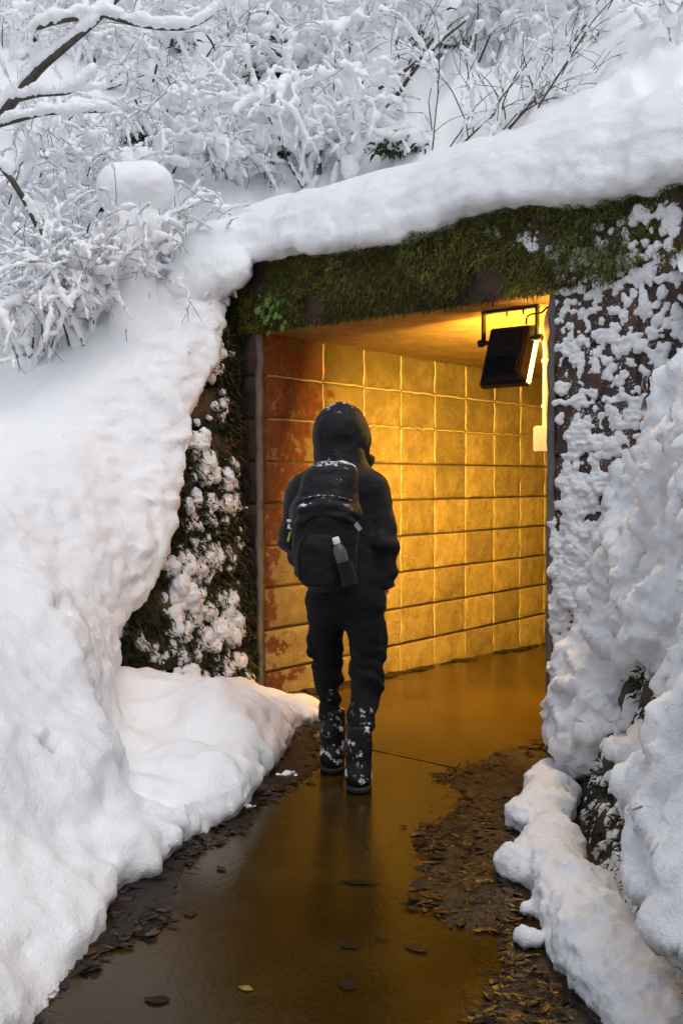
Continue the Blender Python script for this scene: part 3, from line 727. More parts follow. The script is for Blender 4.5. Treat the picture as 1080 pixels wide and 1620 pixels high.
def build_right_snow():
    res = .016; lo = (-.75, -.42, -.12); hi = (4.2, .12, 2.5)
    X, Y, Z = grid3(lo, hi, res); u, v = X[:, 0, :], Z[:, 0, :]; P2 = np.stack([u, v, u*0], -1)
    Tk = .150 + .085 * fbm(P2 * 1.9, 2, 81) + .075 * billow(P2 * 3.6, 2, 84) - .02
    Tk = Tk + .06 * sstep(.8, 1.6, v) - .06 * sstep(.5, 0, u)
    for (px, py, sx, sy, a) in ((1068, 1120, 28, 42, .30), (1005, 1195, 20, 30, .15), (1072, 1360, 26, 75, .34), (905, 1395, 20, 70, .35), (960, 1470, 26, 60, .28), (1030, 1520, 34, 60, .22), (1075, 1560, 30, 40, .30)):
        uu, vv = rw_uv(px, py); u2, v2 = rw_uv(px + sx, py + sy)
        Tk = Tk - 1.7 * a * np.exp(-(((u - uu) / max(abs(u2 - uu) * 1.5, .13))**2 + ((v - vv) / max(abs(v2 - vv) * 1.5, .13))**2))
    vb = .38 * sstep(.55, 1.1, u) + .10 * fbm(P2 * 3.5, 2, 95); Tk = Tk - .55 * sstep(vb + .12, vb - .06, v) * sstep(.3, .6, u)
    Tk = Tk - .3 * sstep(.10, -.04, v) - .5 * sstep(-.03, -.24, u + .16 * fbm(P2 * 3, 2, 99))
    Tk = np.where(Tk > 0, Tk + .05 * np.sqrt(np.clip(Tk / .05, 0, 1)) - .02, Tk * 2)
    sag = 0.0
    f = (-Y - Tk[:, None, :]) * .7
    f = smax(f, -(.06 - Y), .04); f = smax(f, Z - 1.98 - .08 * fbm(np.stack([X * 2, X * 0, X * 0], -1), 2, 97), .2)
    V, Q = surface_nets(f, lo, res); N = vnormals(V, Q)
    V = V + N * (.020 * billow(V * 7.5, 2, 87) + .014 * billow(V * 17, 2, 90) + .006 * billow(V * 42, 2, 93))[:, None]
    tag(obj('wall_snow', new_mesh('wall_snow', xform(RW_M, V), [Q]), SNOW), 'lumpy cauliflower snow plastered over the right wing wall', kind='stuff')
    sp = [(930, 1390, 22, 50, 150, .006, .018, 1.0), (960, 1290, 40, 60, 110, .006, .018, 1.0), (985, 1450, 30, 50, 120, .006, .02, 1.0), (1010, 1490, 34, 60, 120, .007, .022, 1.0), (1060, 1350, 22, 70, 50, .007, .02, 1.0), (1060, 1130, 22, 40, 45, .007, .02, 1.0), (1000, 1190, 24, 35, 45, .006, .018, 1.0), (960, 1440, 16, 40, 30, .007, .02, 1.0), (1060, 1560, 20, 40, 40, .008, .024, 1.0)]
    cling('clinging_snow', 'small snow crumbs dotted on the dark gaps of the right wing wall', sp, rw_uv, RW_M, .009, .03, 12)
build_right_snow()

def build_kerb_snow():
    caps = []; r = np.random.default_rng(4)
    pts = [(860, 1250, .075, .06), (858, 1300, .07, .055), (858, 1350, .065, .05), (872, 1400, .078, .05), (898, 1450, .095, .055), (925, 1500, .11, .05), (975, 1570, .11, .045), (1040, 1650, .12, .04), (1120, 1800, .13, .04)]
    W = [(*G(p[0] + 6, p[1]), p[3]) for p in pts]
    for k in range(len(pts) - 1): caps.append((W[k], W[k+1], pts[k][2], pts[k+1][2]))
    for k in range(40):
        t = r.uniform(0, len(pts) - 1.01); i = int(t); p = np.array(W[i]) * (1 - t + i) + np.array(W[i+1]) * (t - i)
        q = p + r.normal(0, .05, 3) * [1, 1, .4]; caps.append((tuple(q), tuple(q + r.normal(0, .03, 3)), .055, .05))
    for (px, py, rr) in ((822, 1378, .034), (832, 1365, .04), (834, 1450, .016), (826, 1497, .02)): 
        g = G(px, py); caps.append(((g[0], g[1], .03), (g[0] + .03, g[1], .03), rr, rr))
    me = blob_mesh('kerb_snow', caps, .011, .02, lambda V, N: .012 * billow(V * 8, 2, 15) + .007 * billow(V * 24, 2, 16) + .003 * fbm(V * 60, 1, 17))
    tag(obj('snow_ridge', me, SNOW), 'low ridge of snow lying along the right edge of the path', kind='stuff')
build_kerb_snow()

# ------------------------------------------------------------------ moss
def blades(P, D, L, Wd, seed=0):
    """one bent blade (2 triangles) per root point"""
    r = np.random.default_rng(seed); n = len(P)
    D = D / np.linalg.norm(D, axis=1, keepdims=True); S_ = np.cross(D, r.normal(0, 1, (n, 3))); S_ /= np.linalg.norm(S_, axis=1, keepdims=True)
    a = P - S_ * Wd[:, None] / 2; b = P + S_ * Wd[:, None] / 2
    mid = P + D * (L * .55)[:, None] ; tip = P + D * L[:, None] + np.array([0, 0, -1]) * (L * .35)[:, None] + r.normal(0, .12, (n, 3)) * L[:, None]
    c = mid + S_ * Wd[:, None] * .45; d = mid - S_ * Wd[:, None] * .45
    V = np.stack([a, b, c, d, tip], 1).reshape(-1, 3); k = np.arange(n)[:, None] * 5
    return V, np.concatenate([k + 0, k + 1, k + 2, k + 3], 1), np.concatenate([k + 3, k + 2, k + 4], 1)
def build_moss():
    n = 46000; r = np.random.default_rng(2)
    x = r.uniform(-.36, 3.9, n); z = CEIL + (TOP + .04 - CEIL) * r.random(n)
    P2 = np.stack([x, z, x*0], -1); th = .04 + .07 * fbm(P2 * 3, 2, 101) + .035 * fbm(P2 * 8, 2, 104)
    dens = sstep(-.5, .1, fbm(P2 * 4, 2, 107) + .5 - .5 * sstep(2.15, 2.9, x) - .40 * sstep(CEIL + .15, CEIL - .02, z + .09 * fbm(P2 * np.array([5., 1, 1]), 2, 109))); k = (r.random(n) < dens)
    x, z, th = x[k], z[k], np.maximum(th[k], .004); y = -th * r.random(len(x))**.5
    P = np.stack([x, y, z], 1); D = np.stack([r.normal(0, .45, len(x)), -np.abs(r.normal(.5, .3, len(x))), r.normal(-.55, .5, len(x))], 1)
    L = r.uniform(.012, .034, len(x)); L[r.random(len(x)) < .05] *= 2.0
    V, q, t = blades(P, D, L, r.uniform(.003, .007, len(x)), 3)
    o = obj('moss', new_mesh('moss', V, [q, t], False), MOSS, lintel); o['kind'] = 'stuff'
    # left pier and bottom fringe: darker
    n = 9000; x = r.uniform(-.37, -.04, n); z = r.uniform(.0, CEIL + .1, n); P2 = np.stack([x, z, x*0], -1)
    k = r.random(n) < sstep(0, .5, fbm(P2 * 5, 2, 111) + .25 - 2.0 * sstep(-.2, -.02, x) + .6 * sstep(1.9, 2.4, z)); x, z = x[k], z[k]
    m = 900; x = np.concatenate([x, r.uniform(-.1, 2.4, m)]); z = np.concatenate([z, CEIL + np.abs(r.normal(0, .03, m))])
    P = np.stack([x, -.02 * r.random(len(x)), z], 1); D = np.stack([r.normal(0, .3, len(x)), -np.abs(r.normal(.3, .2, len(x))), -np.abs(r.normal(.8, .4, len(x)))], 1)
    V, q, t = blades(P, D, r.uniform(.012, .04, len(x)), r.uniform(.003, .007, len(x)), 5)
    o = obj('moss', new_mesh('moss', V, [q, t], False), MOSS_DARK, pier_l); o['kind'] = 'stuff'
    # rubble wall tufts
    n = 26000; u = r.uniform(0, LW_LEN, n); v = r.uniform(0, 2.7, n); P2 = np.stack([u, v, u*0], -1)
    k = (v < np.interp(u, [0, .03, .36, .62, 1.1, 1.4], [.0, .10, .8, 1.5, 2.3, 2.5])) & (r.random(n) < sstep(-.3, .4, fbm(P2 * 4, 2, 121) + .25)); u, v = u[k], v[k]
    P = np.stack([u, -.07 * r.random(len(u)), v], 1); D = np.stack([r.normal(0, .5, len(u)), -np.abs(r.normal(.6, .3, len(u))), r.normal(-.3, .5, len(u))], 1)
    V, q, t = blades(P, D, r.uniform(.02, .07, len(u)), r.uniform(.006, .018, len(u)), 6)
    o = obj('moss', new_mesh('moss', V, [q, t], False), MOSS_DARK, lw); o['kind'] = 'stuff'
    n = 30000; u = r.uniform(0, RW_LEN, n); v = r.uniform(0, 2.0, n); P2 = np.stack([u, v, u*0], -1)
    k = r.random(n) < sstep(-.4, .3, fbm(P2 * 4, 2, 125) + .2); u, v = u[k], v[k]
    P = np.stack([u, -.05 * r.random(len(u)), v], 1); D = np.stack([r.normal(0, .5, len(u)), -np.abs(r.normal(.6, .3, len(u))), r.normal(-.3, .5, len(u))], 1)
    V, q, t = blades(P, D, r.uniform(.012, .045, len(u)), r.uniform(.005, .012, len(u)), 7)
    o = obj('moss', new_mesh('moss', V, [q, t], False), MOSS_DARK, rw); o['kind'] = 'stuff'
build_moss()

# ------------------------------------------------------------------ floodlight under the tunnel roof
def build_floodlight():
    lx, ly, lz = 1.735, .23, CEIL
    root = empty('floodlight', tuple(PW(lx, ly, lz)), PHI); tag(root, 'black floodlight hanging from a bracket under the tunnel roof', 'floodlight')
    hw = .172
    def bar(name, a, b, w, t):
        lo = [min(a[i], b[i]) for i in range(3)]; hi = [max(a[i], b[i]) for i in range(3)]
        for i, s in enumerate((w, t, w)):
            if hi[i] - lo[i] < 1e-6: lo[i] -= s / 2; hi[i] += s / 2
        return box_mesh(name, lo, hi, .002)
    br = obj('bracket', bar('bracket', (-hw - .008, 0, -.012), (hw + .008, 0, -.012), .014, .034), BLACK_METAL, root)
    for s in (-1, 1): obj('bracket_arm', bar('bracket_arm', (s * hw, 0, -.0195), (s * hw, 0, -.20), .012, .034), BLACK_METAL, br)
    for bx in (-.02, .085):
        obj('bolt', tubes('bolt', [(np.array([[bx, 0, -.0195], [bx, 0, -.045]]), np.array([.006, .0055]))], 8), BLACK_METAL, br)
    tilt = math.radians(-20); pv = Vector((0, 0, -.185))
    def local(me):
        me.transform(Matrix.Translation(pv) @ Matrix.Rotation(tilt, 4, 'X')); return me
    import bmesh
    # housing: bevelled body, narrower behind
    bm = bmesh.new(); bmesh.ops.create_cube(bm, size=1)
    for v in bm.verts:
        back = v.co.y < 0; x, z = v.co.x, v.co.z
        v.co = Vector(((.150 if not back else .118) * (1 if x > 0 else -1), -.034 if back else .012, (.085 if not back else .07) if z > 0 else (-.255 if not back else -.235)))
    bmesh.ops.bevel(bm, geom=list(bm.edges), offset=.008, segments=2, affect='EDGES')
    me = bpy.data.meshes.new('housing'); bm.to_mesh(me); bm.free(); hous = obj('housing', local(me), BLACK_METAL, root)
    for k in range(14):
        x = -.098 + k * .196 / 13
        obj('cooling_fin', local(box_mesh('cooling_fin', (x - .0025, -.046, -.225), (x + .0025, -.032, -.11))), BLACK_METAL, hous)
    obj('driver_box', local(box_mesh('driver_box', (-.085, -.044, -.085), (.085, -.032, .055), .004)), BLACK_METAL, hous)
    obj('bezel', local(box_mesh('bezel', (-.150, .0125, -.262), (.149, .020, .092), .002)), BLACK_METAL, root)
    obj('light_shield', local(box_mesh('light_shield', (-.153, .0205, -.262), (.153, .060, -.2535), .002)), BLACK_METAL, root)  # added lip below the glass, blocks lamp glare on the path
    obj('light_shield', local(box_mesh('light_shield', (-.153, .0205, -.253), (-.1445, .060, .085), .002)), BLACK_METAL, root)  # added flange, keeps direct lamp light off the left bank
    m, n, l, b = mat('lit_lamp_glass'); n.remove(b); e = n.new('ShaderNodeEmission')
    e.inputs['Color'].default_value = (1.0, 0.56, 0.082, 1); e.inputs['Strength'].default_value = LAMP
    l.new(e.outputs[0], n['Material Output'].inputs[0])
    obj('lamp_glass', local(box_mesh('lamp_glass', (-.142, .0205, -.25), (.158, .046, .08), .004)), m, root)
    for s in (-1, 1):
        P = np.array([[s * .118, 0, 0], [s * (hw - .008), 0, 0], [s * (hw + .008), 0, 0], [s * (hw + .03), 0, 0]]); P[:, 2] -= .185
        kb = obj('knob', tubes('knob', [(P[:2], np.array([.013, .013])), (np.array([P[2], P[3]]), np.array([.023, .021])), (np.array([P[3], P[3] + [s * .001, 0, 0]]), np.array([.021, .0005]))], 14), BLACK_METAL, root)
    cp = [(.12, -.03, -.11), (.125, -.035, -.07), (.15, -.03, -.055), (.20, 0.0, -.05), (.21, .03, -.02), (.22, .06, -.012), (.22, .08, -.012)]
    cp = np.array(cp); t = np.linspace(0, len(cp) - 1, 40); P = np.stack([np.interp(t, range(len(cp)), cp[:, d]) for d in range(3)], 1)
    for _ in range(3): P[1:-1] = (P[:-2] + P[1:-1] * 2 + P[2:]) / 4
    obj('cable', tubes('cable', [(P, np.full(40, .006))], 8), BLACK_METAL, root)
LAMP = 1450.0
build_floodlight()
def build_conduit():
    root = empty('conduit', tuple(PW(1.925, .30, 1.60)), PHI); tag(root, 'grey cable conduit with junction box on the right tunnel wall', 'conduit')
    jb = obj('junction_box', box_mesh('junction_box', (-.045, -.05, .0), (.15, .04, .145), .006), GREY_PLASTIC, root)
    obj('box_lid', box_mesh('box_lid', (-.053, -.044, .008), (-.0455, .034, .137), .003), GREY_PLASTIC, jb)
    z = np.linspace(.146, .56, 14); P = np.stack([np.full(14, .0), np.full(14, .0), z], 1)
    obj('pipe', tubes('pipe', [(P, np.full(14, .017))], 12), GREY_PLASTIC, root)
    cp = np.array([(0, 0, .56), (0.0, -.01, .64), (.015, -.03, .70), (.03, -.04, .76), (.03, .0, .80), (-.02, .03, .806)]); t = np.linspace(0, 5, 30)
    P = np.stack([np.interp(t, range(6), cp[:, d]) for d in range(3)], 1)
    for _ in range(3): P[1:-1] = (P[:-2] + P[1:-1] * 2 + P[2:]) / 4
    obj('flexible_pipe', tubes('flexible_pipe', [(P, .0155 + .0015 * (np.arange(30) % 2))], 12), GREY_PLASTIC, root)
    for zc in (.25, .50): obj('clip', box_mesh('clip', (-.022, -.012, zc), (.15, .012, zc + .018), .002), GREY_PLASTIC, root)
build_conduit()

def build_herb():
    x, z = portal_xy(440, 485, -.06); base = PW(x, -.05, z)
    root = empty('small_plant', tuple(base), PHI); tag(root, 'small bright green leafy plant rooted in the moss of the lintel', 'plant')
    r = np.random.default_rng(6); outl = np.array([(0, 0), (.35, .16), (.5, .5), (.42, .85), (.15, 1.0), (-.15, 1.0), (-.42, .85), (-.5, .5), (-.35, .16)])
    ms = []
    for k in range(5):
        V = [(p[0], (.18 * (abs(p[0]) > .3) + .1 * r.standard_normal()) * .5, -p[1]) for p in outl] + [(0, -.12, -.55)]
        ms.append(new_mesh('leaf', V, [(i, (i + 1) % 9, 9) for i in range(9)], False))
    for k in range(34):
        s = r.uniform(.022, .052); o = obj('leaf', ms[k % 5], HERB, root, (r.normal(0, .075), -.03 - .05 * r.random(), r.normal(-.01, .065)), (r.normal(.3, .5), r.normal(0, .5), r.normal(0, .5))); o.scale = (s, s, s)
    pth = [(np.array([[0, 0, .03], [a * .5, -.03, b * .5], [a, -.045, b]]), np.array([.002, .0016, .001])) for a, b in r.normal(0, .06, (14, 2))]
    obj('stem', tubes('stem', pth, 4), HERB, root)
build_herb()
# ------------------------------------------------------------------ snow laden thicket on the hillside
def hill_hit(px, py):
    r = ray(px, py); o = np.array([0, 0, CAM_H]); t = np.arange(4.0, 16, .02); P = o + r[None] * t[:, None]
    h = H_HILL(P[:, 0], P[:, 1]); k = np.argmax(P[:, 2] < h); return P[k]
def grow(r, p, d, length, rad, level, out, droop, twig, wander=.22):
    step = .055 if level else .075; n = max(4, int(length / step)); P = [np.array(p)]; d = np.array(d, float); d /= np.linalg.norm(d); kids = []
    for k in range(n):
        d = d + r.normal(0, wander * (.9 if k % 3 == 0 else .22), 3) + np.array([0, 0, -droop * (k / n) * .27]); d /= np.linalg.norm(d)
        P.append(P[-1] + d * step)
        if k > n * .15 and r.random() < twig and level < 3: kids.append((P[-1].copy(), d.copy(), k / n))
    P = np.array(P); R = rad * np.linspace(1, .28, len(P)); out.append((P, R, level))
    for (q, dd, t) in kids:
        side = np.cross(dd, r.normal(0, 1, 3)); side /= np.linalg.norm(side) + 1e-9
        grow(r, q, dd * r.uniform(.5, 1.0) + side * r.uniform(.5, 1.0) + np.array([0, 0, .1]), length * (1 - .6 * t) * r.uniform(.3, .62), max(rad * (1 - .6 * t) * .55, .0022), level + 1, out, droop * 1.1, twig * .85, wander * 1.1)
def snow_caps(r, out, load, cover, clump=.13):
    caps = []
    for (P, R, lv) in out:
        seed = r.integers(1, 9999); s = np.arange(len(P)) * .23
        nv = vnoise(np.stack([s, s*0 + seed, s*0], -1), 3)
        for k in range(len(P) - 1):
            d = P[k+1] - P[k]; d = d / np.linalg.norm(d); flat = math.sqrt(max(0, 1 - d[2]**2))
            if nv[k] * .5 + .5 > cover or flat < .18: continue
            base = load * (.55 + .45 * flat) * (1.30 - .33 * lv) * (1 + .75 * vnoise(np.array([s[k] * 2.3, seed * 1.7, 1.0]), 5))
            rr = max(base, .0078) + R[k] * .35
            up = np.array([0, 0, rr * .75 + R[k] * .55])
            caps.append((P[k] + up, P[k+1] + up, rr, rr * r.uniform(.8, 1.1)))
            if r.random() < clump * flat: w_ = r.uniform(1.5, 3.0); caps.append((P[k] + up * 1.2, P[k] + up * 1.2 + r.normal(0, .02, 3), rr * w_, rr * w_ * .8))
    return caps
def make_shrub(name, label, cat, base, seed, stems, height, lean, droop, load, cover, twig=.30, rad=.011, spread=.5, bark=None, group=None, extra=(), res=.0122, twl_p=.08):
    r = np.random.default_rng(seed); out = []
    for k in range(stems):
        a = r.uniform(0, 2 * math.pi); d = np.array([math.cos(a) * spread + lean[0], math.sin(a) * spread * .7 + lean[1], 1.0 + .2 * r.random()])
        grow(r, (r.normal(0, .07), r.normal(0, .05), -.08), d, height * r.uniform(.65, 1.15), rad * r.uniform(.7, 1.25), 0, out, droop, twig * 1.25)
    for (pts, r0, r1) in extra:
        pts = np.array(pts) - np.array(base); t = np.linspace(0, len(pts) - 1, 8 * len(pts)); P = np.stack([np.interp(t, range(len(pts)), pts[:, d]) for d in range(3)], 1)
        for _ in range(6): P[1:-1] = (P[:-2] + 2 * P[1:-1] + P[2:]) / 4
        out.append((P, np.linspace(r0, r1, len(P)), 0))
    twl = []
    for (P, R, lv) in out:
        for k in range(1, len(P) - 1):
            if r.random() < twl_p:
                d = (P[k+1] - P[k]); d = d / np.linalg.norm(d) + r.normal(0, .6, 3); d /= np.linalg.norm(d); L_ = r.uniform(.05, .19); q = P[k] + d * L_ * .5 + r.normal(0, .008, 3)
                twl.append((np.array([P[k], q, P[k] + d * L_ + r.normal(0, .02, 3)]), np.array([.0026, .0021, .0014])))
    root = empty(name, tuple(base)); tag(root, label, cat, group)
    if twl: obj('twigs', tubes('twigs', twl, 3), BARK_BARE, root)['kind'] = 'stuff'
    obj('branches', tubes('branches', [(P, np.maximum(R, .0022)) for P, R, lv in out], 5), bark or BARK, root)
    me = blob_mesh('snow_load', snow_caps(r, out, load, cover, .0 if extra else .13), res, .0065, lambda V, N: .006 * billow(V * 26, 2, seed) + .003 * fbm(V * 70, 1, seed), 1.0)
    if me: obj('snow_load', me, SNOW_SOFT, root)['kind'] = 'stuff'
    return root

HV = dict(load=.0175, cover=.82); MD = dict(load=.0125, cover=.72); LT = dict(load=.009, cover=.36); HG = dict(load=.0115, cover=.72)
shrubs = [
 # px, py, seed, stems, height, lean, droop, style, twig, rad, label
 (45, 575, 11, 11, .95, (.1, -.15), 1.0, HG, .42, .007, 'snow laden shrub with hanging twigs at the far left edge above the smooth bank'),
 (125, 530, 12, 11, .78, (.0, -.15), 1.1, HG, .42, .007, 'drooping snow caked shrub just above the smooth bank, left of the stump'),
 (195, 475, 13, 9, .58, (.1, -.12), 1.1, HG, .42, .006, 'low snow caked shrub hanging over the bank below the snow capped stump'),
 (262, 435, 14, 8, .48, (.1, -.1), 1.0, HG, .40, .006, 'small snowy shrub between the stump and the roof snow end'),
 (20, 470, 15, 6, 1.3, (.2, -.1), .7, MD, .32, .011, 'tall twiggy shrub at the left frame edge behind the hanging shrub'),
 (95, 430, 16, 7, 1.25, (-.1, -.1), .8, HV, .34, .010, 'bushy snow covered shrub directly behind the bank shrubs at left'),
 (160, 350, 17, 6, 1.2, (0, -.1), .7, MD, .30, .010, 'twiggy snowy shrub left of the round snow cap'),
 (50, 300, 18, 6, 1.2, (.2, 0), .7, HV, .30, .012, 'snowy shrub under the thick arching branch at upper left'),
 (250, 270, 19, 6, 1.1, (.1, -.1), .8, MD, .30, .010, 'snowy shrub right behind the round snow cap'),
 (310, 340, 20, 7, .95, (.1, -.2), .8, HV, .32, .009, 'snow puffed shrub just above the left end of the roof snow'),
 (370, 320, 21, 7, 1.0, (0, -.2), .9, HV, .34, .009, 'snow burdened shrub leaning over the left part of the roof snow'),
 (340, 200, 22, 6, 1.1, (.1, -.1), .7, MD, .30, .010, 'middle hillside shrub with thin dark stems and snow pads'),
 (430, 290, 23, 7, 1.1, (.1, -.1), 1.0, HV, .34, .010, 'heavily draped shrub above the roof snow, left of the fallen spray'),
 (500, 285, 24, 7, 1.3, (.05, -.15), 1.1, HV, .36, .011, 'tall draped snow shrub with hanging ropes of snow, centre of hillside'),
 (555, 275, 25, 6, 1.25, (.1, -.1), 1.1, HV, .34, .010, 'draped snow shrub rightmost of the heavy clumps on the hillside'),
 (450, 160, 26, 6, 1.2, (.1, 0), .7, HV, .32, .012, 'snowy shrub over the dark hollow at upper centre'),
 (560, 130, 27, 6, 1.2, (.2, 0), .8, HV, .34, .011, 'dense snow crusted shrub at top centre of the hillside'),
 (640, 110, 28, 6, 1.1, (.3, 0), .7, MD, .34, .011, 'snow crusted shrub at the top, left of the bare twig fan'),
 (240, 120, 29, 6, 1.2, (.1, 0), .7, HV, .32, .011, 'snowy shrub beneath the arching branch at the top left'),
 (130, 160, 30, 6, 1.2, (.2, 0), .7, MD, .32, .011, 'snowy shrub in the top left corner behind the arching branch'),
 (350, 90, 31, 6, 1.1, (.1, 0), .7, MD, .32, .010, 'small snowy shrub at the top edge left of centre'),
 (690, 235, 32, 5, 1.2, (.35, -.05), .35, LT, .20, .008, 'bare stemmed shrub leaning right above the roof snow'),
 (745, 225, 33, 8, 1.25, (.25, -.05), .2, LT, .18, .008, 'fan of bare upright twigs rising behind the roof snow'),
 (800, 200, 34, 8, 1.2, (.25, -.05), .25, LT, .20, .008, 'second fan of bare twigs bending right behind the roof snow'),
 (870, 170, 35, 6, 1.0, (.3, 0), .3, LT, .22, .008, 'rightmost bare twig shrub behind the roof snow'),
 (740, 90, 36, 7, 1.1, (.3, 0), .6, MD, .36, .009, 'twiggy snow dusted shrub at the top right of centre'),
 (830, 70, 37, 7, 1.0, (.2, 0), .6, MD, .36, .009, 'fine twigged snow dusted shrub near the top right'),
 (930, 50, 38, 6, .9, (.2, 0), .6, MD, .34, .009, 'snow dusted shrub in the top right corner'),
 (15, 130, 40, 7, 1.2, (.2, -.1), .8, HV, .34, .011, 'snow heaped shrub in the very top left corner'),
 (70, 40, 41, 7, 1.1, (.2, 0), .7, HV, .34, .011, 'snow heaped shrub on the top edge above the arching limbs'),
 (300, 30, 42, 7, 1.1, (.2, 0), .8, HV, .34, .011, 'snow clotted shrub on the top edge right of the arching limbs'),
 (480, 40, 43, 7, 1.1, (.1, 0), .8, HV, .34, .011, 'snow clotted shrub on the top edge at centre'),
 (620, 30, 44, 7, 1.1, (.2, 0), .8, HV, .34, .011, 'snow clotted shrub on the top edge right of centre'),
 (1060, 90, 39, 5, .7, (.1, 0), .6, HV, .34, .008, 'small snow puff shrub at the right frame edge on the hillside'),
]
for (px, py, seed, st, h, lean, dr, sty, tw, rad, label) in shrubs:
    b = hill_hit(px, py)
    make_shrub('shrub', label, 'shrub', b, seed, st, h, lean, dr, sty['load'], sty['cover'], tw, rad, group='snowy shrubs on the hillside', bark=BARK_BARE if sty is LT else BARK)

# thick arching limbs reaching in at the top left
def lim(pts, dep, r0, r1): return ([at(x, y, d) for (x, y), d in zip(pts, dep)], r0, r1)
tb = at(-60, 420, 6.9)
make_shrub('tree', 'leaning tree whose thick snowy limbs arch across the top left corner', 'tree', tb, 50, 2, 1.4, (.3, -.1), .6, .016, .95, .26, .010, extra=[
    lim([(-60, 420), (-50, 250), (20, 160), (60, 110), (120, 60), (160, 25), (205, -25)], [6.9, 6.7, 6.5, 6.4, 6.4, 6.5, 6.6], .045, .02),
    lim([(60, 110), (54, 75), (56, 45), (75, 38), (110, 30), (160, 25)], [6.4, 6.35, 6.3, 6.3, 6.35, 6.5], .02, .02),
    lim([(160, 22), (200, 35), (245, 44), (290, 46), (325, 32), (360, 0), (390, -30)], [6.5, 6.5, 6.5, 6.5, 6.55, 6.6, 6.7], .02, .012),
    lim([(20, 160), (60, 150), (110, 148), (148, 118), (150, 92)], [6.5, 6.4, 6.4, 6.4, 6.4], .018, .010),
    lim([(-40, 210), (30, 190), (70, 180), (115, 178), (168, 176)], [6.6, 6.3, 6.3, 6.3, 6.35], .016, .009)])
make_shrub('tree', 'bare diagonal sapling stem leaning at the left frame edge', 'tree', at(65, 362, 6.3), 51, 0, 1, (0, 0), .5, .012, .5, .2, .01, bark=BARK_BARE, extra=[
    lim([(68, 372), (45, 325), (20, 285), (-10, 250), (-60, 190)], [6.35, 6.3, 6.25, 6.2, 6.1], .024, .014)])
make_shrub('tree', 'slender dark leaning saplings above the centre of the roof snow', 'tree', hill_hit(600, 178), 52, 0, 1, (0, 0), .5, .010, .35, .2, .01, bark=BARK_BARE, extra=[
    lim([(598, 180), (625, 155), (655, 110), (700, 62), (740, 30)], [8.3, 8.1, 7.9, 7.8, 7.8], .022, .008),
    lim([(600, 140), (640, 112), (680, 80), (712, 40)], [8.4, 8.1, 8.0, 7.9], .016, .006)])

def build_stump():
    b = at(215, 395, 6.45); root = empty('stump', tuple(b)); tag(root, 'stump wearing a tall round mushroom cap of snow', 'stump')
    P = np.array([[0, .03, -.75], [.01, 0, 0], [0, 0, .2]]); obj('trunk', tubes('trunk', [(P, np.array([.10, .07, .065]))], 12), BARK_BARE, root)
    caps = [((-.09, 0, .40), (.09, 0, .41), .150, .150), ((-.13, 0, .33), (.13, .02, .33), .10, .10), ((-.05, 0, .18), (.06, 0, .19), .10, .10), ((-.02, -.02, .08), (.03, -.02, -.06), .09, .10), ((0, .0, -.06), (.0, .04, -.62), .09, .21), ((-.09, -.04, .15), (-.1, -.04, .08), .05, .04), ((.12, -.04, .17), (.13, -.05, .1), .045, .035)]
    obj('snow_cap', blob_mesh('snow_cap', caps, .014, .02, lambda V, N: .006 * fbm(V * 9, 2, 5) + .003 * fbm(V * 30, 2, 6)), SNOW_SOFT, root)
build_stump()

def evergreen(px, py, w, h, n, seed, label):
    b = hill_hit(px, py); r = np.random.default_rng(seed); root = empty('evergreen_bush', tuple(b)); tag(root, label, 'bush', 'dark evergreen tufts under the snow')
    P = np.stack([r.normal(0, w, n), r.normal(-.08, .06, n), np.abs(r.normal(0, h, n))], 1); D = r.normal(0, .6, (n, 3)) + [0, -.5, -.2]
    V, q, t = blades(P, D, r.uniform(.03, .09, n), r.uniform(.012, .028, n), seed); obj('leaves', new_mesh('leaves', V, [q, t], False), EVERGREEN, root)
    caps = []
    for k in range(16):
        c = np.array([r.normal(0, w * 1.3), r.normal(-.1, .06), h * r.uniform(.6, 2.2)]); rr = r.uniform(.025, .06); caps.append((c, c + r.normal(0, .06, 3) * [1, .6, .4], rr, rr * .8))
    obj('snow_load', blob_mesh('snow_load', caps, .016, .012, lambda V, N: .006 * fbm(V * 20, 2, seed)), SNOW_SOFT, root)
for k, (px, py, w, h, n, lb) in enumerate([
    (290, 82, .05, .05, 120, 'tiny dark evergreen hole in the snow at the top left of centre'),
    (425, 140, .10, .16, 320, 'dark evergreen tuft in the hollow at upper centre'),
    (455, 85, .10, .08, 200, 'dark evergreen tuft near the top edge at centre'),
    (620, 248, .09, .06, 220, 'dark evergreen sprig just above the middle of the roof snow'),
    (690, 80, .12, .06, 180, 'dark evergreen tuft under the snow at the top right of centre'),
    (150, 345, .10, .08, 200, 'dark evergreen tuft between twigs left of the stump'),
    (225, 230, .08, .10, 180, 'dark evergreen tuft above the round snow cap'),
    (205, 425, .08, .06, 180, 'dark evergreen tuft below the stump'),
    (460, 255, .06, .08, 140, 'dark evergreen tuft behind the draped shrubs at centre')]):
    evergreen(px, py, w, h, n, 200 + k, lb)
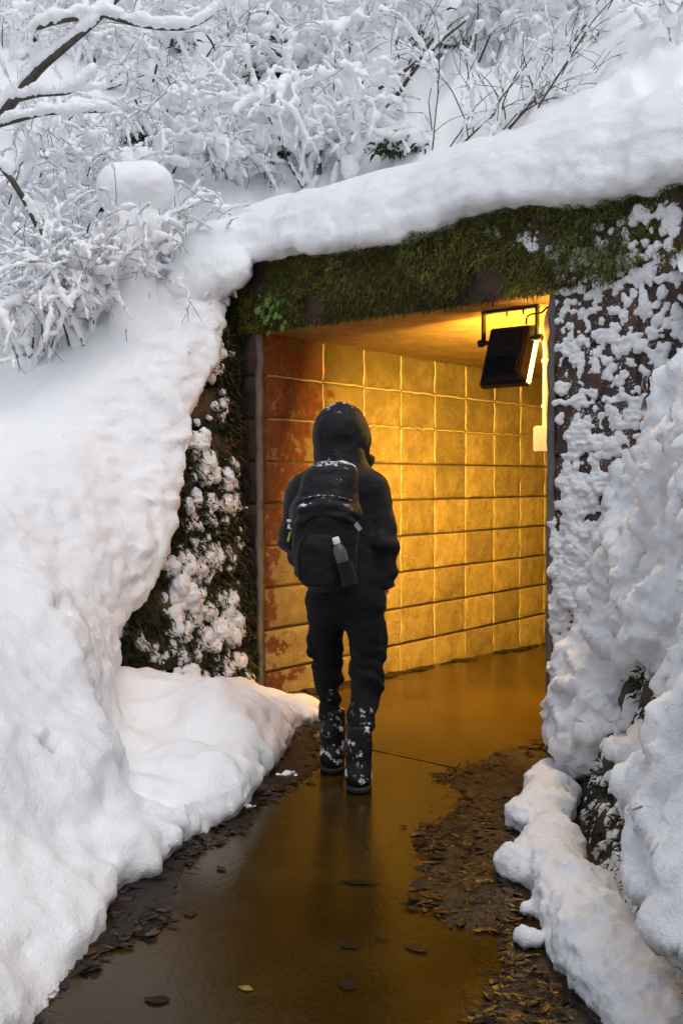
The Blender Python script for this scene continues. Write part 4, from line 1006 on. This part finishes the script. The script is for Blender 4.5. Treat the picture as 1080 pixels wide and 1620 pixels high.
# ------------------------------------------------------------------ person walking into the tunnel
PX, PY = 0.0, 4.75
def cloth(name, col, rough, sheen, snow=None, wr=0.5, ws=22):
    m, n, l, b = mat(name); p = pos(n)
    c = ramp(n, l, noise(n, l, p, 45, 4, 0.6), [(0.3, tuple(x * .75 for x in col)), (0.7, tuple(x * 1.3 for x in col))])
    if snow:
        thr, zlo, zhi, wn, sc = snow
        s = n.new('ShaderNodeSeparateXYZ'); l.new(p, s.inputs[0])
        k = math_(n, l, 'ADD', noise(n, l, p, sc, 5, 0.65), math_(n, l, 'MULTIPLY', nz(n, l), wn))
        f = ramp(n, l, k, [(thr, 0.0), (thr + .07, 1.0)])
        zr = nd(n, 'MapRange'); l.new(s.outputs[2], zr.inputs[0]); zr.inputs[1].default_value = zlo; zr.inputs[2].default_value = zhi
        f = math_(n, l, 'MULTIPLY', f, zr.outputs[0])
        c = mixc(n, l, f, c, (0.72, 0.74, 0.78))
    l.new(c, b.inputs['Base Color']); b.inputs['Roughness'].default_value = rough; b.inputs['Specular IOR Level'].default_value = 0.25
    b.inputs['Sheen Weight'].default_value = sheen; b.inputs['Sheen Roughness'].default_value = .5
    k = bump(n, l, b, noise(n, l, p, ws, 4, 0.55, 0.6), wr, 0.012); bump(n, l, b, noise(n, l, p, 420, 2, 0.5), 0.25, 0.001, k)
    return m
JACKET = cloth('black_jacket_cloth', (0.0065, 0.0065, 0.0085), 0.66, 0.02)
HOODM = cloth('black_hood_cloth', (0.0065, 0.0065, 0.0085), 0.66, 0.02, (0.765, 1.72, 1.765, 0.22, 26))
TROUSER = cloth('black_trouser_cloth', (0.0045, 0.0045, 0.006), 0.85, 0.01, (0.60, 0.44, 0.30, 0.0, 24), 0.7, 16)
BOOT = cloth('black_boot_leather', (0.010, 0.009, 0.009), 0.45, 0.0, (0.565, 0.42, 0.30, 0.05, 20))
PACK = cloth('black_backpack_nylon', (0.008, 0.008, 0.010), 0.6, 0.02, (0.84, 1.16, 1.28, 0.42, 52), 0.8, 18)
PACK_LOW = cloth('black_pocket_nylon', (0.006, 0.006, 0.008), 0.7, 0.015, None, 0.6, 20)
SKIN = plain('skin', (0.45, 0.24, 0.16), 0.5, 0.4, 0, .08, 60)
HAIR = plain('dark_hair', (0.012, 0.009, 0.007), 0.5, 0.4)
RUBBER = plain('rubber_sole', (0.012, 0.011, 0.010), 0.6, 0.4)
STRAP = plain('pale_webbing', (0.30, 0.30, 0.27), 0.7, 0.3)

J = dict(hipL=(-.075, .03, .86), hipR=(.11, -.02, .86), kneeL=(-.070, .16, .48), kneeR=(.128, .0, .48), ankL=(-.045, .17, .12), ankR=(.078, -.14, .13),
         shL=(-.190, 0, 1.375), shR=(.152, 0, 1.39), elL=(-.225, .02, 1.16), elR=(.195, -.03, 1.15), wrL=(-.185, .17, 1.0), wrR=(.203, .02, .92),
         neck=(-.01, .0, 1.47), head=(.012, .05, 1.66), chest=(-.02, 0, 1.32), pel=(.015, 0, .95))
def limb(X, Y, Z, *ch):
    d = None
    for (a, b, r1, r2) in ch:
        q = rcone(X, Y, Z, J[a] if isinstance(a, str) else a, J[b] if isinstance(b, str) else b, r1, r2); d = q if d is None else smin(d, q, .03)
    return d
# head points a little to the right of the walking direction
HA = math.radians(48); HF = np.array([math.sin(HA), math.cos(HA), 0]); HR = np.array([math.cos(HA), -math.sin(HA), 0])
def hp_(f, r, z): return tuple(np.array(J['head']) + HF * f + HR * r + np.array([0, 0, z]))
def f_body(X, Y, Z):
    d = rcone(X, Y, Z, J['pel'], J['chest'], .135, .15, .66)
    d = smin(d, rcone(X, Y, Z, J['shL'], J['shR'], .05, .05), .06)
    d = smin(d, limb(X, Y, Z, ('shL', 'elL', .048, .038), ('elL', 'wrL', .038, .026)), .03)
    d = smin(d, limb(X, Y, Z, ('shR', 'elR', .048, .038), ('elR', 'wrR', .038, .026)), .03)
    d = smin(d, limb(X, Y, Z, ('hipL', 'kneeL', .075, .05), ('kneeL', 'ankL', .05, .034)), .04)
    d = smin(d, limb(X, Y, Z, ('hipR', 'kneeR', .075, .05), ('kneeR', 'ankR', .05, .034)), .04)
    for a, s in (('ankL', 0), ('ankR', 0)):
        q = J[a]; d = smin(d, rcone(X, Y, Z, (q[0], q[1] - .02, .05), (q[0], q[1] + .15, .04), .036, .032), .03)
    d = smin(d, rcone(X, Y, Z, J['neck'], hp_(-.01, 0, -.08), .055, .052), .03)
    h = J['head']; f = (X - h[0]) * HF[0] + (Y - h[1]) * HF[1]; r = (X - h[0]) * HR[0] + (Y - h[1]) * HR[1]; z = Z - h[2]
    head = (np.sqrt((f / .092)**2 + (r / .072)**2 + (z / .112)**2) - 1) * .072
    head = smin(head, np.sqrt(((f - .05) / 1)**2 + (r / .9)**2 + ((z + .065) / 1.1)**2) - .045, .03)      # jaw
    head = smin(head, rcone(f, r, z, (.088, 0, .012), (.108, 0, -.022), .009, .013), .012)               # nose
    head = smax(head, -(np.sqrt((f - .092)**2 + (np.abs(r) - .03)**2 + (z - .012)**2) - .012), .01)      # eye sockets
    head = smin(head, np.sqrt((f - .082)**2 + (np.abs(r) - .03)**2 + (z - .012)**2) - .011, .002)        # eyes
    head = smin(head, rcone(f, r, z, (.090, -.018, -.055), (.090, .018, -.055), .007, .007), .006)       # lips
    head = smin(head, np.sqrt(((f + .005) / 1.1)**2 + ((np.abs(r) - .074) / .45)**2 + (z / 1.6)**2) - .02, .006)   # ears
    d = smin(d, head, .02)
    # hands: palm, four fingers, thumb (relaxed, slightly curled)
    for wr, fx, pd in (('wrR', -.3, (0.02, .35, -1.0)), ('wrL', .4, (.75, .6, -.55))):
        w = np.array(J[wr]); pd = np.array(pd) / np.linalg.norm(pd); side = np.array([0, 1, .3]) if wr == 'wrR' else np.array([.3, -.4, .9]); side = side - pd * (side @ pd); side /= np.linalg.norm(side); nrm = np.cross(pd, side)
        if wr == 'wrR' and nrm[0] > 0: nrm = -nrm
        c0 = w + pd * .02; c1 = w + pd * .075
        d = smin(d, np.minimum.reduce([rcone(X, Y, Z, tuple(c0 + side * s), tuple(c1 + side * s * 1.2), .0155, .014) for s in (-.024, -.008, .008, .024)]), .012)
        for s, L in ((-.030, .062), (-.010, .074), (.010, .078), (.030, .068)):
            a = c1 + side * s; m_ = a + pd * L * .5 + nrm * .008; e_ = a + pd * L * .85 + nrm * .032
            d = np.minimum(d, np.minimum(rcone(X, Y, Z, tuple(a), tuple(m_), .0095, .0085), rcone(X, Y, Z, tuple(m_), tuple(e_), .0085, .007)))
        a = c0 + side * .026; m_ = a + side * .03 + pd * .025 + nrm * .012; e_ = m_ + pd * .03 + nrm * .012
        d = smin(d, np.minimum(rcone(X, Y, Z, tuple(a), tuple(m_), .013, .010), rcone(X, Y, Z, tuple(m_), tuple(e_), .010, .008)), .006)
    return d
def wr_disp(amp, sc, seed, squash=(1, 1, 1.7)):
    return lambda V, N: amp * (fbm(V * sc * np.array(squash), 3, seed))
person = obj('person', sdf_mesh('person', f_body, (-.34, -.28, -.005), (.36, .44, 1.82), .0072), SKIN, None, (PX, PY, 0.004))
tag(person, 'person in black hooded jacket, black trousers and boots walking into the tunnel', 'person')

def f_jacket(X, Y, Z):
    d = rcone(X, Y, Z, (.018, 0, .99), (-.022, 0, 1.33), .182, .188, .70)
    d = smin(d, rcone(X, Y, Z, (-.155, .0, 1.385), (.122, .0, 1.40), .080, .080), .08)
    d = smin(d, rcone(X, Y, Z, (-.17, .0, 1.40), (-.03, .01, 1.485), .060, .075), .05); d = smin(d, rcone(X, Y, Z, (.14, .0, 1.415), (.02, .01, 1.495), .060, .075), .05)
    d = smin(d, rcone(X, Y, Z, (-.015, -.01, 1.45), (.0, .01, 1.545), .125, .105), .06)
    hem = rcone(X, Y, Z, (.018, 0, .945), (.018, 0, .985), .178, .186, .72); d = smin(d, hem, .02)
    d = smax(d, .918 + .01 * np.sin(X * 9) - Z, .02)
    sl = limb(X, Y, Z, ('shL', 'elL', .080, .070), ('elL', 'wrL', .070, .055)); sr = limb(X, Y, Z, ('shR', 'elR', .080, .072), ('elR', 'wrR', .074, .060))
    # puffed gather above the cuffs
    sr = smin(sr, rcone(X, Y, Z, (.188, .0, 1.03), (.19, .02, .955), .068, .064), .02)
    sr = smax(sr, .925 - Z, .02)
    return smin(smin(d, sl, .028), sr, .026)
def jd(V, N):
    x = V * np.array([7, 7, 12]); w = .006 * fbm(x, 3, 301) - .013 * np.abs(vnoise(V * np.array([8, 8, 6]) + V[:, [2, 0, 1]] * 3, 303)) + .004
    fold = .007 * np.sin(V[:, 2] * 62 + 3 * vnoise(V * 7, 5)) * sstep(.2, .24, np.abs(V[:, 0] + .01)) * sstep(1.3, 1.1, V[:, 2])
    return w + fold
jk = obj('jacket', sdf_mesh('jacket', f_jacket, (-.36, -.24, .88), (.36, .28, 1.64), .0105, jd), JACKET, person)
def f_hood(X, Y, Z):
    h = J['head']; f = (X - h[0]) * HF[0] + (Y - h[1]) * HF[1]; r = (X - h[0]) * HR[0] + (Y - h[1]) * HR[1]; z = Z - h[2]
    o = (np.sqrt(((f + .008) / .140)**2 + (r / .112)**2 + ((z + .0) / .140)**2) - 1) * .113
    o = smin(o, rcone(f, r, z, (.02, 0, .07), (-.02, 0, .105), .055, .032), .05)
    o = smin(o, rcone(f, r, z, (-.03, 0, .01), (-.035, 0, -.08), .112, .105), .05)
    o = smin(o, rcone(f, r, z, (.06, 0, -.03), (.128, 0, -.112), .085, .056), .06)
    o = smin(o, rcone(f, r, z, (-.05, -.05, -.125), (-.05, .05, -.125), .062, .062), .05)
    inner = (np.sqrt(((f - .07) / .19)**2 + (r / .092)**2 + ((z + .005) / .118)**2) - 1) * .09
    o = smax(o, -inner, .012)
    return smax(o, -(z + .175), .03)
def hd(V, N):
    return .005 * fbm(V * np.array([9, 9, 16]), 3, 311) - .010 * np.abs(vnoise(V * np.array([9, 9, 13]) + 4, 313)) * sstep(1.74, 1.6, V[:, 2]) + .004
hood = obj('hood', sdf_mesh('hood', f_hood, (-.2, -.2, 1.42), (.3, .32, 1.83), .0095, hd), HOODM, person)
# seam down the middle of the hood and a drawstring lock
zz = np.linspace(-.55, 1.5, 16); P = np.stack([J['head'][0] + HF[0] * (-.012 - .151 * np.cos(zz)) + HR[0] * .012, J['head'][1] + HF[1] * (-.012 - .151 * np.cos(zz)) + HR[1] * .012, J['head'][2] + .145 * np.sin(zz)], 1)
obj('seam', tubes('seam', [(P, np.full(16, .0028))], 6), JACKET, hood)

def f_trousers(X, Y, Z):
    l_ = limb(X, Y, Z, ('hipL', 'kneeL', .096, .070), ('kneeL', (-.052, .17, .27), .062, .056))
    r_ = limb(X, Y, Z, ('hipR', 'kneeR', .098, .078), ('kneeR', (.082, -.13, .275), .072, .062))
    l_ = smin(l_, rcone(X, Y, Z, (-.06, .15, .50), (-.06, .155, .46), .067, .067), .015); r_ = smin(r_, rcone(X, Y, Z, (.122, -.0, .56), (.12, -.02, .47), .084, .078), .02)
    d = smin(l_, r_, .02); d = smin(d, rcone(X, Y, Z, (.02, 0, .90), (.02, 0, 1.0), .165, .16, .72), .05)
    d = smin(d, rcone(X, Y, Z, (.185, -.0, .70), (.188, -.005, .60), .030, .030), .03)         # cargo pocket
    d = smin(d, rcone(X, Y, Z, (-.150, .07, .68), (-.145, .08, .60), .024, .024), .03)
    return smax(smax(d, Z - 1.0, .01), .235 - Z, .008)
def td(V, N):
    k = sstep(.75, .5, V[:, 2])
    return .006 * fbm(V * np.array([9, 9, 20]), 3, 321) - .010 * np.abs(vnoise(V * np.array([10, 10, 7]) + V[:, [2, 0, 1]] * 4, 323)) + .003 + .0055 * k * np.sin(V[:, 2] * 75 + 4 * vnoise(V * 8, 9) + V[:, 0] * 25)
trs = obj('trousers', sdf_mesh('trousers', f_trousers, (-.22, -.26, .20), (.30, .32, 1.03), .010, td), TROUSER, person)
def boot(ax, ay):
    def f(X, Y, Z):
        d = rcone(X, Y, Z, (ax, ay + .0, .30), (ax, ay - .005, .10), .062, .061)
        d = smin(d, rcone(X, Y, Z, (ax, ay - .03, .064), (ax, ay + .17, .054), .060, .053), .03)
        d = smin(d, rcone(X, Y, Z, (ax, ay - .005, .20), (ax, ay - .005, .19), .060, .060), .012)
        return smax(smax(d, .028 - Z, .004), Z - .305, .012)
    b = obj('boot', sdf_mesh('boot', f, (ax - .1, ay - .12, .0), (ax + .1, ay + .26, .36), .0085, lambda V, N: .0025 * fbm(V * 24, 2, 331)), BOOT, person)
    def s(X, Y, Z):
        d = rcone(X, Y, Z * 0, (ax, ay - .035, 0), (ax, ay + .175, 0), .062, .056); return smax(smax(d, Z - .030, .004), .0005 - Z, .004)
    obj('sole', sdf_mesh('sole', s, (ax - .09, ay - .12, -.01), (ax + .09, ay + .26, .05), .0085), RUBBER, b)
boot(-.045, .165); boot(.080, -.14)

# ------------------------------------------------------------------ backpack
def build_pack():
    bx, bz = -.075, 0.0
    root = empty('backpack', (PX + bx, PY - .15, .95)); tag(root, 'black backpack dusted with snow on the person\'s back', 'backpack')
    o0 = np.array([0, 0, .95])                      # heights below are world heights
    zs = [.955, 1.0, 1.12, 1.25, 1.33, 1.40, 1.47, 1.54]
    hwz = [.115, .135, .148, .155, .150, .128, .105, .080]; hdz = [.085, .105, .115, .115, .108, .090, .062, .035]; xcz = [.012, .005, .0, -.005, .0, .012, .03, .04]
    def shell(X, Y, Z, grow_, z0, z1, k=.05, e=2.5):
        w = np.interp(Z, zs, hwz) + grow_; h = np.interp(Z, zs, hdz) + grow_; xc = np.interp(Z, zs, xcz)
        q = (np.abs((X - xc) / w)**e + np.abs((Y + .05) / h)**e)**(1 / e); d = (q - 1) * np.minimum(w, h)
        return smax(smax(d, Z - z1, k), z0 - Z, k)
    def f_main(X, Y, Z): return shell(X, Y, Z, 0, .95, 1.535, .06)
    def f_flap(X, Y, Z):
        edge = 1.285 + .25 * (X - .0)**2 * -4 + .0 * X
        d = shell(X, Y, Z, .013, 1.2, 1.53, .05); d = smax(d, edge + .035 * np.sin(X * 16 + .6) - Z, .02)
        d = smin(d, np.sqrt((Y + .165)**2 + (Z - (1.335 - 1.6 * X**2))**2 + np.maximum(0, np.abs(X) - .11)**2) - .018, .02)   # sagging roll over the zip
        d = smin(d, np.sqrt((Y + .160)**2 + (Z - (1.295 - 2.0 * X**2))**2 + np.maximum(0, np.abs(X) - .12)**2) - .016, .02)
        return d
    def f_pocket(X, Y, Z):
        w = .105; q = (np.abs((X + .02) / w)**3.5 + np.abs((Z - 1.085) / .125)**3.5)**(1/3.5); d = (q - 1) * .1
        d = smax(d, -(Y + .192), .03); return smax(d, Y + .10, .02)
    dd = lambda V, N: .008 * fbm(V * np.array([7, 7, 9]), 3, 341) - .012 * np.abs(vnoise(V * np.array([9, 9, 8]) + V[:, [2, 0, 1]] * 4, 343)) + .004
    def part(name, fn, lo, hi, m, res=.0095, disp=dd, parent=root):
        me = sdf_mesh(name, fn, lo, hi, res, disp); me.transform(Matrix.Translation(Vector((0, 0, -.95)))); return obj(name, me, m, parent)
    main = part('main_bag', f_main, (-.22, -.24, .92), (.22, .1, 1.58), PACK_LOW)
    part('top_flap', f_flap, (-.22, -.26, 1.15), (.22, .1, 1.6), PACK, .0085, lambda V, N: .009 * fbm(V * np.array([8, 8, 13]), 3, 345) - .014 * np.abs(vnoise(V * np.array([7, 7, 15]), 347)) + .004)
    pk = part('front_pocket', f_pocket, (-.18, -.25, .92), (.14, .0, 1.25), PACK_LOW)
    def tube_part(name, P, r, m, parent=root, sides=6):
        P = np.array(P) - [0, 0, .95]; t = np.linspace(0, len(P) - 1, 14); Q = np.stack([np.interp(t, range(len(P)), P[:, d]) for d in range(3)], 1)
        for _ in range(2): Q[1:-1] = (Q[:-2] + 2 * Q[1:-1] + Q[2:]) / 4
        return obj(name, tubes(name, [(Q, np.full(14, r))], sides), m, parent)
    a = np.linspace(-.125, .125, 9)
    tube_part('zip', [(x, -.163 + 1.1 * x * x, 1.375 - 1.7 * x * x) for x in a], .005, PACK)
    tube_part('zip', [(-.11, -.195, 1.00), (-.118, -.196, 1.08), (-.11, -.195, 1.17), (-.08, -.197, 1.195)], .004, PACK_LOW, pk)
    tube_part('carry_loop', [(.0, -.02, 1.525), (.01, -.055, 1.56), (.045, -.055, 1.56), (.055, -.02, 1.525)], .007, PACK_LOW)
    tube_part('shoulder_strap', [(-.05, .03, 1.44), (-.085, .09, 1.475), (-.10, .20, 1.38)], .016, PACK_LOW)
    tube_part('shoulder_strap', [(.12, .03, 1.44), (.16, .09, 1.485), (.17, .21, 1.39)], .016, PACK_LOW)
    o = obj('webbing', box_mesh('webbing', (-.009, -.004, -.03), (.009, .004, .03), .001), STRAP, root, (.02, -.03, 1.525 - .95), (.3, -.45, 0))
    o = obj('webbing', box_mesh('webbing', (-.011, -.004, -.02), (.011, .004, .02), .001), STRAP, root, (.148, -.12, 1.235 - .95), (0, -.7, .5))
    yt = plain('yellow_tag', (.55, .42, .03), .6)
    obj('zip_tag', box_mesh('zip_tag', (-.004, -.003, -.022), (.004, .003, .022), .001), yt, root, (-.162, -.10, 1.19 - .95), (0, .25, 0))
    wt = plain('white_clip', (.7, .7, .68), .5)
    obj('clip', box_mesh('clip', (-.010, -.006, -.010), (.010, .006, .010), .003), wt, root, (-.158, -.105, 1.235 - .95), (0, .2, 0))
    obj('clip', box_mesh('clip', (-.012, -.006, -.006), (.012, .006, .006), .003), wt, root, (-.160, -.105, 1.262 - .95), (0, .1, 0))
    # mesh sleeve that holds the bottle
    tube_part('bottle_sleeve', [(.085, -.222, 1.09), (.10, -.218, 1.04), (.113, -.215, .985)], .034, PACK_LOW, root, 12)
build_pack()
def build_bottle():
    base = np.array([PX - .075 + .113, PY - .15 - .215, .985]); top = np.array([PX - .075 + .047, PY - .15 - .228, 1.195])
    root = empty('water_bottle', tuple(base)); tag(root, 'clear plastic water bottle with white cap tucked into the backpack sleeve', 'bottle')
    v = Vector(top - base); L = v.length; root.rotation_euler = v.to_track_quat('Z', 'Y').to_euler()
    prof = [(.0, 0), (.027, .002), (.030, .012), (.030, .06), (.0285, .064), (.030, .068), (.030, .085), (.0285, .089), (.030, .093), (.030, L - .065), (.024, L - .045), (.0135, L - .032), (.0125, L - .022)]
    def lathe(name, pr, n=16):
        V = [(r * math.cos(2*math.pi*k/n), r * math.sin(2*math.pi*k/n), z) for r, z in pr for k in range(n)]
        F = [(i*n+k, i*n+(k+1) % n, (i+1)*n+(k+1) % n, (i+1)*n+k) for i in range(len(pr) - 1) for k in range(n)]
        return new_mesh(name, V, F, True)
    m, n, l, b = mat('clear_dark_plastic'); b.inputs['Base Color'].default_value = (.10, .105, .11, 1); b.inputs['Roughness'].default_value = .18; b.inputs['Transmission Weight'].default_value = .25; b.inputs['IOR'].default_value = 1.4
    obj('bottle_body', lathe('bottle_body', prof), m, root)
    wm = plain('white_cap', (.78, .78, .76), .4)
    obj('cap', lathe('cap', [(.0145, L - .030), (.0160, L - .027), (.0162, L - .006), (.0145, L - .001), (.0, L)]), wm, root)
build_bottle()

# ------------------------------------------------------------------ fallen leaves
LEAF_OUT = np.array([(0, 0), (.20, .18), (.30, .42), (.24, .70), (.0, 1.0), (-.24, .70), (-.30, .42), (-.20, .18)])
def leaf_batch(C, yaw, size, asp, tilt, seed):
    r = np.random.default_rng(seed); n = len(C); L = np.zeros((n, 9, 3))
    o = np.vstack([LEAF_OUT, [[0, .5]]]); L[:, :, 0] = o[None, :, 0] * asp[:, None]; L[:, :, 1] = o[None, :, 1] - .5
    L[:, :8, :2] *= (1 + r.normal(0, .16, (n, 8, 1))); curl = r.uniform(-.03, .08, n); L[:, :, 2] = curl[:, None] * (np.abs(o[None, :, 0]) / .3)**2 + r.uniform(-.03, .06, (n, 1)) * (o[None, :, 1] - .5)**2 * 4 + r.normal(0, .014, (n, 9))
    L *= size[:, None, None]; L[:, :, 2] += L[:, :, 0] * np.sin(tilt)[:, None]
    c, s = np.cos(yaw)[:, None], np.sin(yaw)[:, None]; x = L[:, :, 0] * c - L[:, :, 1] * s; y = L[:, :, 0] * s + L[:, :, 1] * c
    L[:, :, 0], L[:, :, 1] = x, y; L[:, :, 2] -= L[:, :, 2].min(1, keepdims=True) * .8
    V = (L + C[:, None]).reshape(-1, 3); k = np.arange(n)[:, None] * 9; F = np.concatenate([np.concatenate([k + i, k + (i + 1) % 8, k + 8], 1) for i in range(8)])
    return V, F
MUD = rough_stone('soggy_leaf_mud', [(0.3, (0.003, 0.002, 0.001)), (0.55, (0.009, 0.005, 0.002)), (0.75, (0.022, 0.010, 0.004))], 0.8); MUD.node_tree.nodes['Principled BSDF'].inputs['Roughness'].default_value = .5
def build_litter():
    r = np.random.default_rng(17)
    polys = [([(640, 1440), (660, 1350), (650, 1310), (720, 1270), (690, 1225), (760, 1200), (868, 1165), (872, 1250), (830, 1320), (835, 1420), (850, 1520), (1000, 1640), (860, 1660), (800, 1600), (790, 1545), (755, 1480), (700, 1470)], 2100),
             ([(745, 1600), (800, 1540), (870, 1540), (1000, 1650), (720, 1680)], 420),
             ([(430, 1170), (515, 1130), (520, 1160), (500, 1235), (450, 1270), (400, 1310), (330, 1345), (290, 1400), (270, 1440), (250, 1480), (190, 1520), (100, 1590), (30, 1650), (20, 1600), (180, 1400), (290, 1330), (400, 1240)], 1250),
             ([PW(.0, .3, 0)[:2], PW(.0, 4.6, 0)[:2], PW(.16, 4.6, 0)[:2], PW(.13, 2.0, 0)[:2], PW(.24, 1.0, 0)[:2], PW(.20, .3, 0)[:2]], 330)]
    mats_ = []; C = []
    for pl, n in polys:
        g = np.array([G(*p) if p[0] > 9 else p for p in pl]); lo, hi = g.min(0), g.max(0); q = r.uniform(lo, hi, (n * 4, 2)); sd_ = poly_sd(q[:, 0], q[:, 1], g)
        d = sstep(.0, -.09, sd_ + .05 * fbm(np.stack([q[:, 0] * 5, q[:, 1] * 5, q[:, 0] * 0], -1), 2, 401)) * (.35 + .65 * sstep(-.5, .3, fbm(np.stack([q[:, 0] * 3, q[:, 1] * 3, q[:, 0] * 0], -1), 2, 405)))
        q = q[(r.random(len(q)) < d)][:n]; C.append(q)
    C = np.concatenate(C); n = len(C); din = (C[:, 0] - C0[0]) * T[0] + (C[:, 1] - C0[1]) * T[1]
    Z = .001 + .011 * r.random(n)**1.5 - .031 * np.maximum(0, din)
    V, F = leaf_batch(np.column_stack([C, Z]), r.uniform(0, 6.28, n), r.uniform(.025, .085, n), r.uniform(.3, .95, n), r.normal(0, .10, n), 18)
    tag(obj('leaf_litter', new_mesh('leaf_litter', V, [F], False), LITTER), 'matted wet brown leaf litter along both edges of the path', kind='stuff')
    # soggy mat under the leaves
    VV, FF, off = [], [], 0
    for pl, _n in polys:
        g = np.array([G(*p) if p[0] > 9 else p for p in pl]); lo, hi = g.min(0) - .05, g.max(0) + .05; h_ = .018
        X, Y = np.meshgrid(np.arange(lo[0], hi[0], h_), np.arange(lo[1], hi[1], h_), indexing='ij'); Pm = np.stack([X, Y, X * 0], -1)
        mk = -poly_sd(X, Y, g) - .045 + .06 * fbm(Pm * 6, 3, 411) + .03 * fbm(Pm * 22, 2, 413)
        z = np.clip(mk, -.02, .05) * .22 + .004 * fbm(Pm * 30, 2, 415) * (mk > 0) - .031 * np.maximum(0, (X - C0[0]) * T[0] + (Y - C0[1]) * T[1]); k = mk > -.008
        k = k[:-1, :-1] & k[1:, :-1] & k[:-1, 1:] & k[1:, 1:]; ny = X.shape[1]
        i = np.arange(X.shape[0] - 1)[:, None] * ny + np.arange(ny - 1)[None]; q = np.stack([i, i + ny, i + ny + 1, i + 1], -1)[k].reshape(-1, 4)
        VV.append(np.stack([X, Y, z], -1).reshape(-1, 3)); FF.append(q + off); off += X.size
    V, F = np.concatenate(VV), np.concatenate(FF); us_ = np.unique(F); mp = np.full(len(V), -1); mp[us_] = np.arange(len(us_))
    tag(obj('leaf_mud', new_mesh('leaf_mud', V[us_], [mp[F]]), MUD), 'dark soggy mat of rotted leaves and mud under the litter', kind='stuff')
    # tiny grit and stalks between them
    m = 900; k = r.integers(0, n, m); P = np.column_stack([C[k] + r.normal(0, .05, (m, 2)), Z[k] + .006]); a = r.uniform(0, 6.28, m); L_ = r.uniform(.02, .07, m)
    paths = [(np.array([P[i], P[i] + [math.cos(a[i]) * L_[i], math.sin(a[i]) * L_[i], r.uniform(0, .012)]]), np.array([.0016, .001])) for i in range(m)]
    tag(obj('twig_litter', tubes('twig_litter', paths, 3), LITTER), 'thin leaf stalks and twig bits scattered in the litter', kind='stuff')
build_litter()
def lone_leaf(px, py, size, asp, yaw, col, label, name='fallen_leaf'):
    m = bpy.data.materials.get('leaf_' + col[0])
    if not m: m = plain('leaf_' + col[0], col[1], .55, .12, 0, .4, 50)
    V, F = leaf_batch(np.zeros((1, 3)), np.array([yaw]), np.array([size]), np.array([asp]), np.array([.03]), int(px))
    V[:, 2] *= .2; g = G(px, py); o = obj(name, new_mesh(name, V, [F], False), m, None, (g[0], g[1], .006)); tag(o, label, 'leaf', 'single leaves on the path')
DK, BR, OR, YE, TA = ('dark', (.014, .010, .006)), ('brown', (.045, .020, .009)), ('orange', (.20, .075, .02)), ('yellow', (.22, .15, .03)), ('tan', (.15, .075, .03))
for a in [(550, 1497, .085, 1.1, 1.3, DK, 'dark round leaf lying left of the brown leaf near the bottom'), (656, 1501, .092, 1.0, 1.0, BR, 'reddish brown curled leaf lying alone near the bottom centre'), (550, 1559, .085, 1.1, .3, DK, 'dark leaf nearest the viewer, below the other dark leaf'),
          (388, 1566, .045, 1.2, 1.2, YE, 'small yellow leaf on the wet path at bottom left'), (250, 1584, .085, .9, 1.4, DK, 'dark pointed leaf in the bottom left corner of the path'), (668, 1367, .045, 1.5, .8, OR, 'small orange leaf at the rim of the right litter'),
          (750, 1388, .04, 1.6, 0, TA, 'round tan leaf in the midst of the right litter'), (350, 1376, .05, 1.1, .6, BR, 'brown leaf on the path beside the left snow bank'), (604, 1488, .05, .6, 1.5, DK, 'thin dark leaf between the brown leaf and the dark round leaf'),
          (565, 1398, .15, .4, 1.35, DK, 'long dark withered leaf lying across the middle of the path'), (240, 1462, .19, .9, -.6, DK, 'large dark leaf slab beside the left snow bank'), (638, 1309, .04, .8, 1.2, DK, 'tiny dark leaf on the path right of the boots'),
          (300, 1446, .07, 1.2, .4, BR, 'brown leaf right of the large dark leaf slab'), (580, 1340, .03, .8, .2, DK, 'tiny dark speck leaf below the near boot')]:
    lone_leaf(*a)

def build_crumbs():
    r = np.random.default_rng(23); caps = []
    for (px, py, rr) in ((455, 1228, .022), (393, 1278, .012), (430, 1162, .02), (432, 1176, .016)):
        g = G(px, py); caps.append(((g[0], g[1], rr * .5), (g[0] + r.normal(0, .01), g[1], rr * .6), rr, rr * .7))
        for _ in range(7): q = np.array([g[0] + r.normal(0, .03), g[1] + r.normal(0, .03), rr * .5]); caps.append((q, q + r.normal(0, .004, 3), rr * .5, rr * .4))
    for k in range(0):   # loose crumbs rolled off the banks
        pl = ((430, 1190), (330, 1320), (190, 1425), (60, 1600)) if k % 2 else ((815, 1240), (800, 1390), (830, 1500), (960, 1625)); t = r.uniform(0, 2.99); i = int(t)
        px = pl[i][0] + (pl[i+1][0] - pl[i][0]) * (t - i) + r.normal(0, 6) + (8 if k % 2 else -8); py = pl[i][1] + (pl[i+1][1] - pl[i][1]) * (t - i) + r.normal(0, 6); g = G(px, py); rr = r.uniform(.004, .012)
        caps.append(((g[0], g[1], rr + .008), (g[0] + .004, g[1], rr + .008), rr, rr))
    tag(obj('snow_crumbs', blob_mesh('snow_crumbs', caps, .006, .003), SNOW), 'small snow crumbs fallen along the path edges', kind='stuff')
build_crumbs()
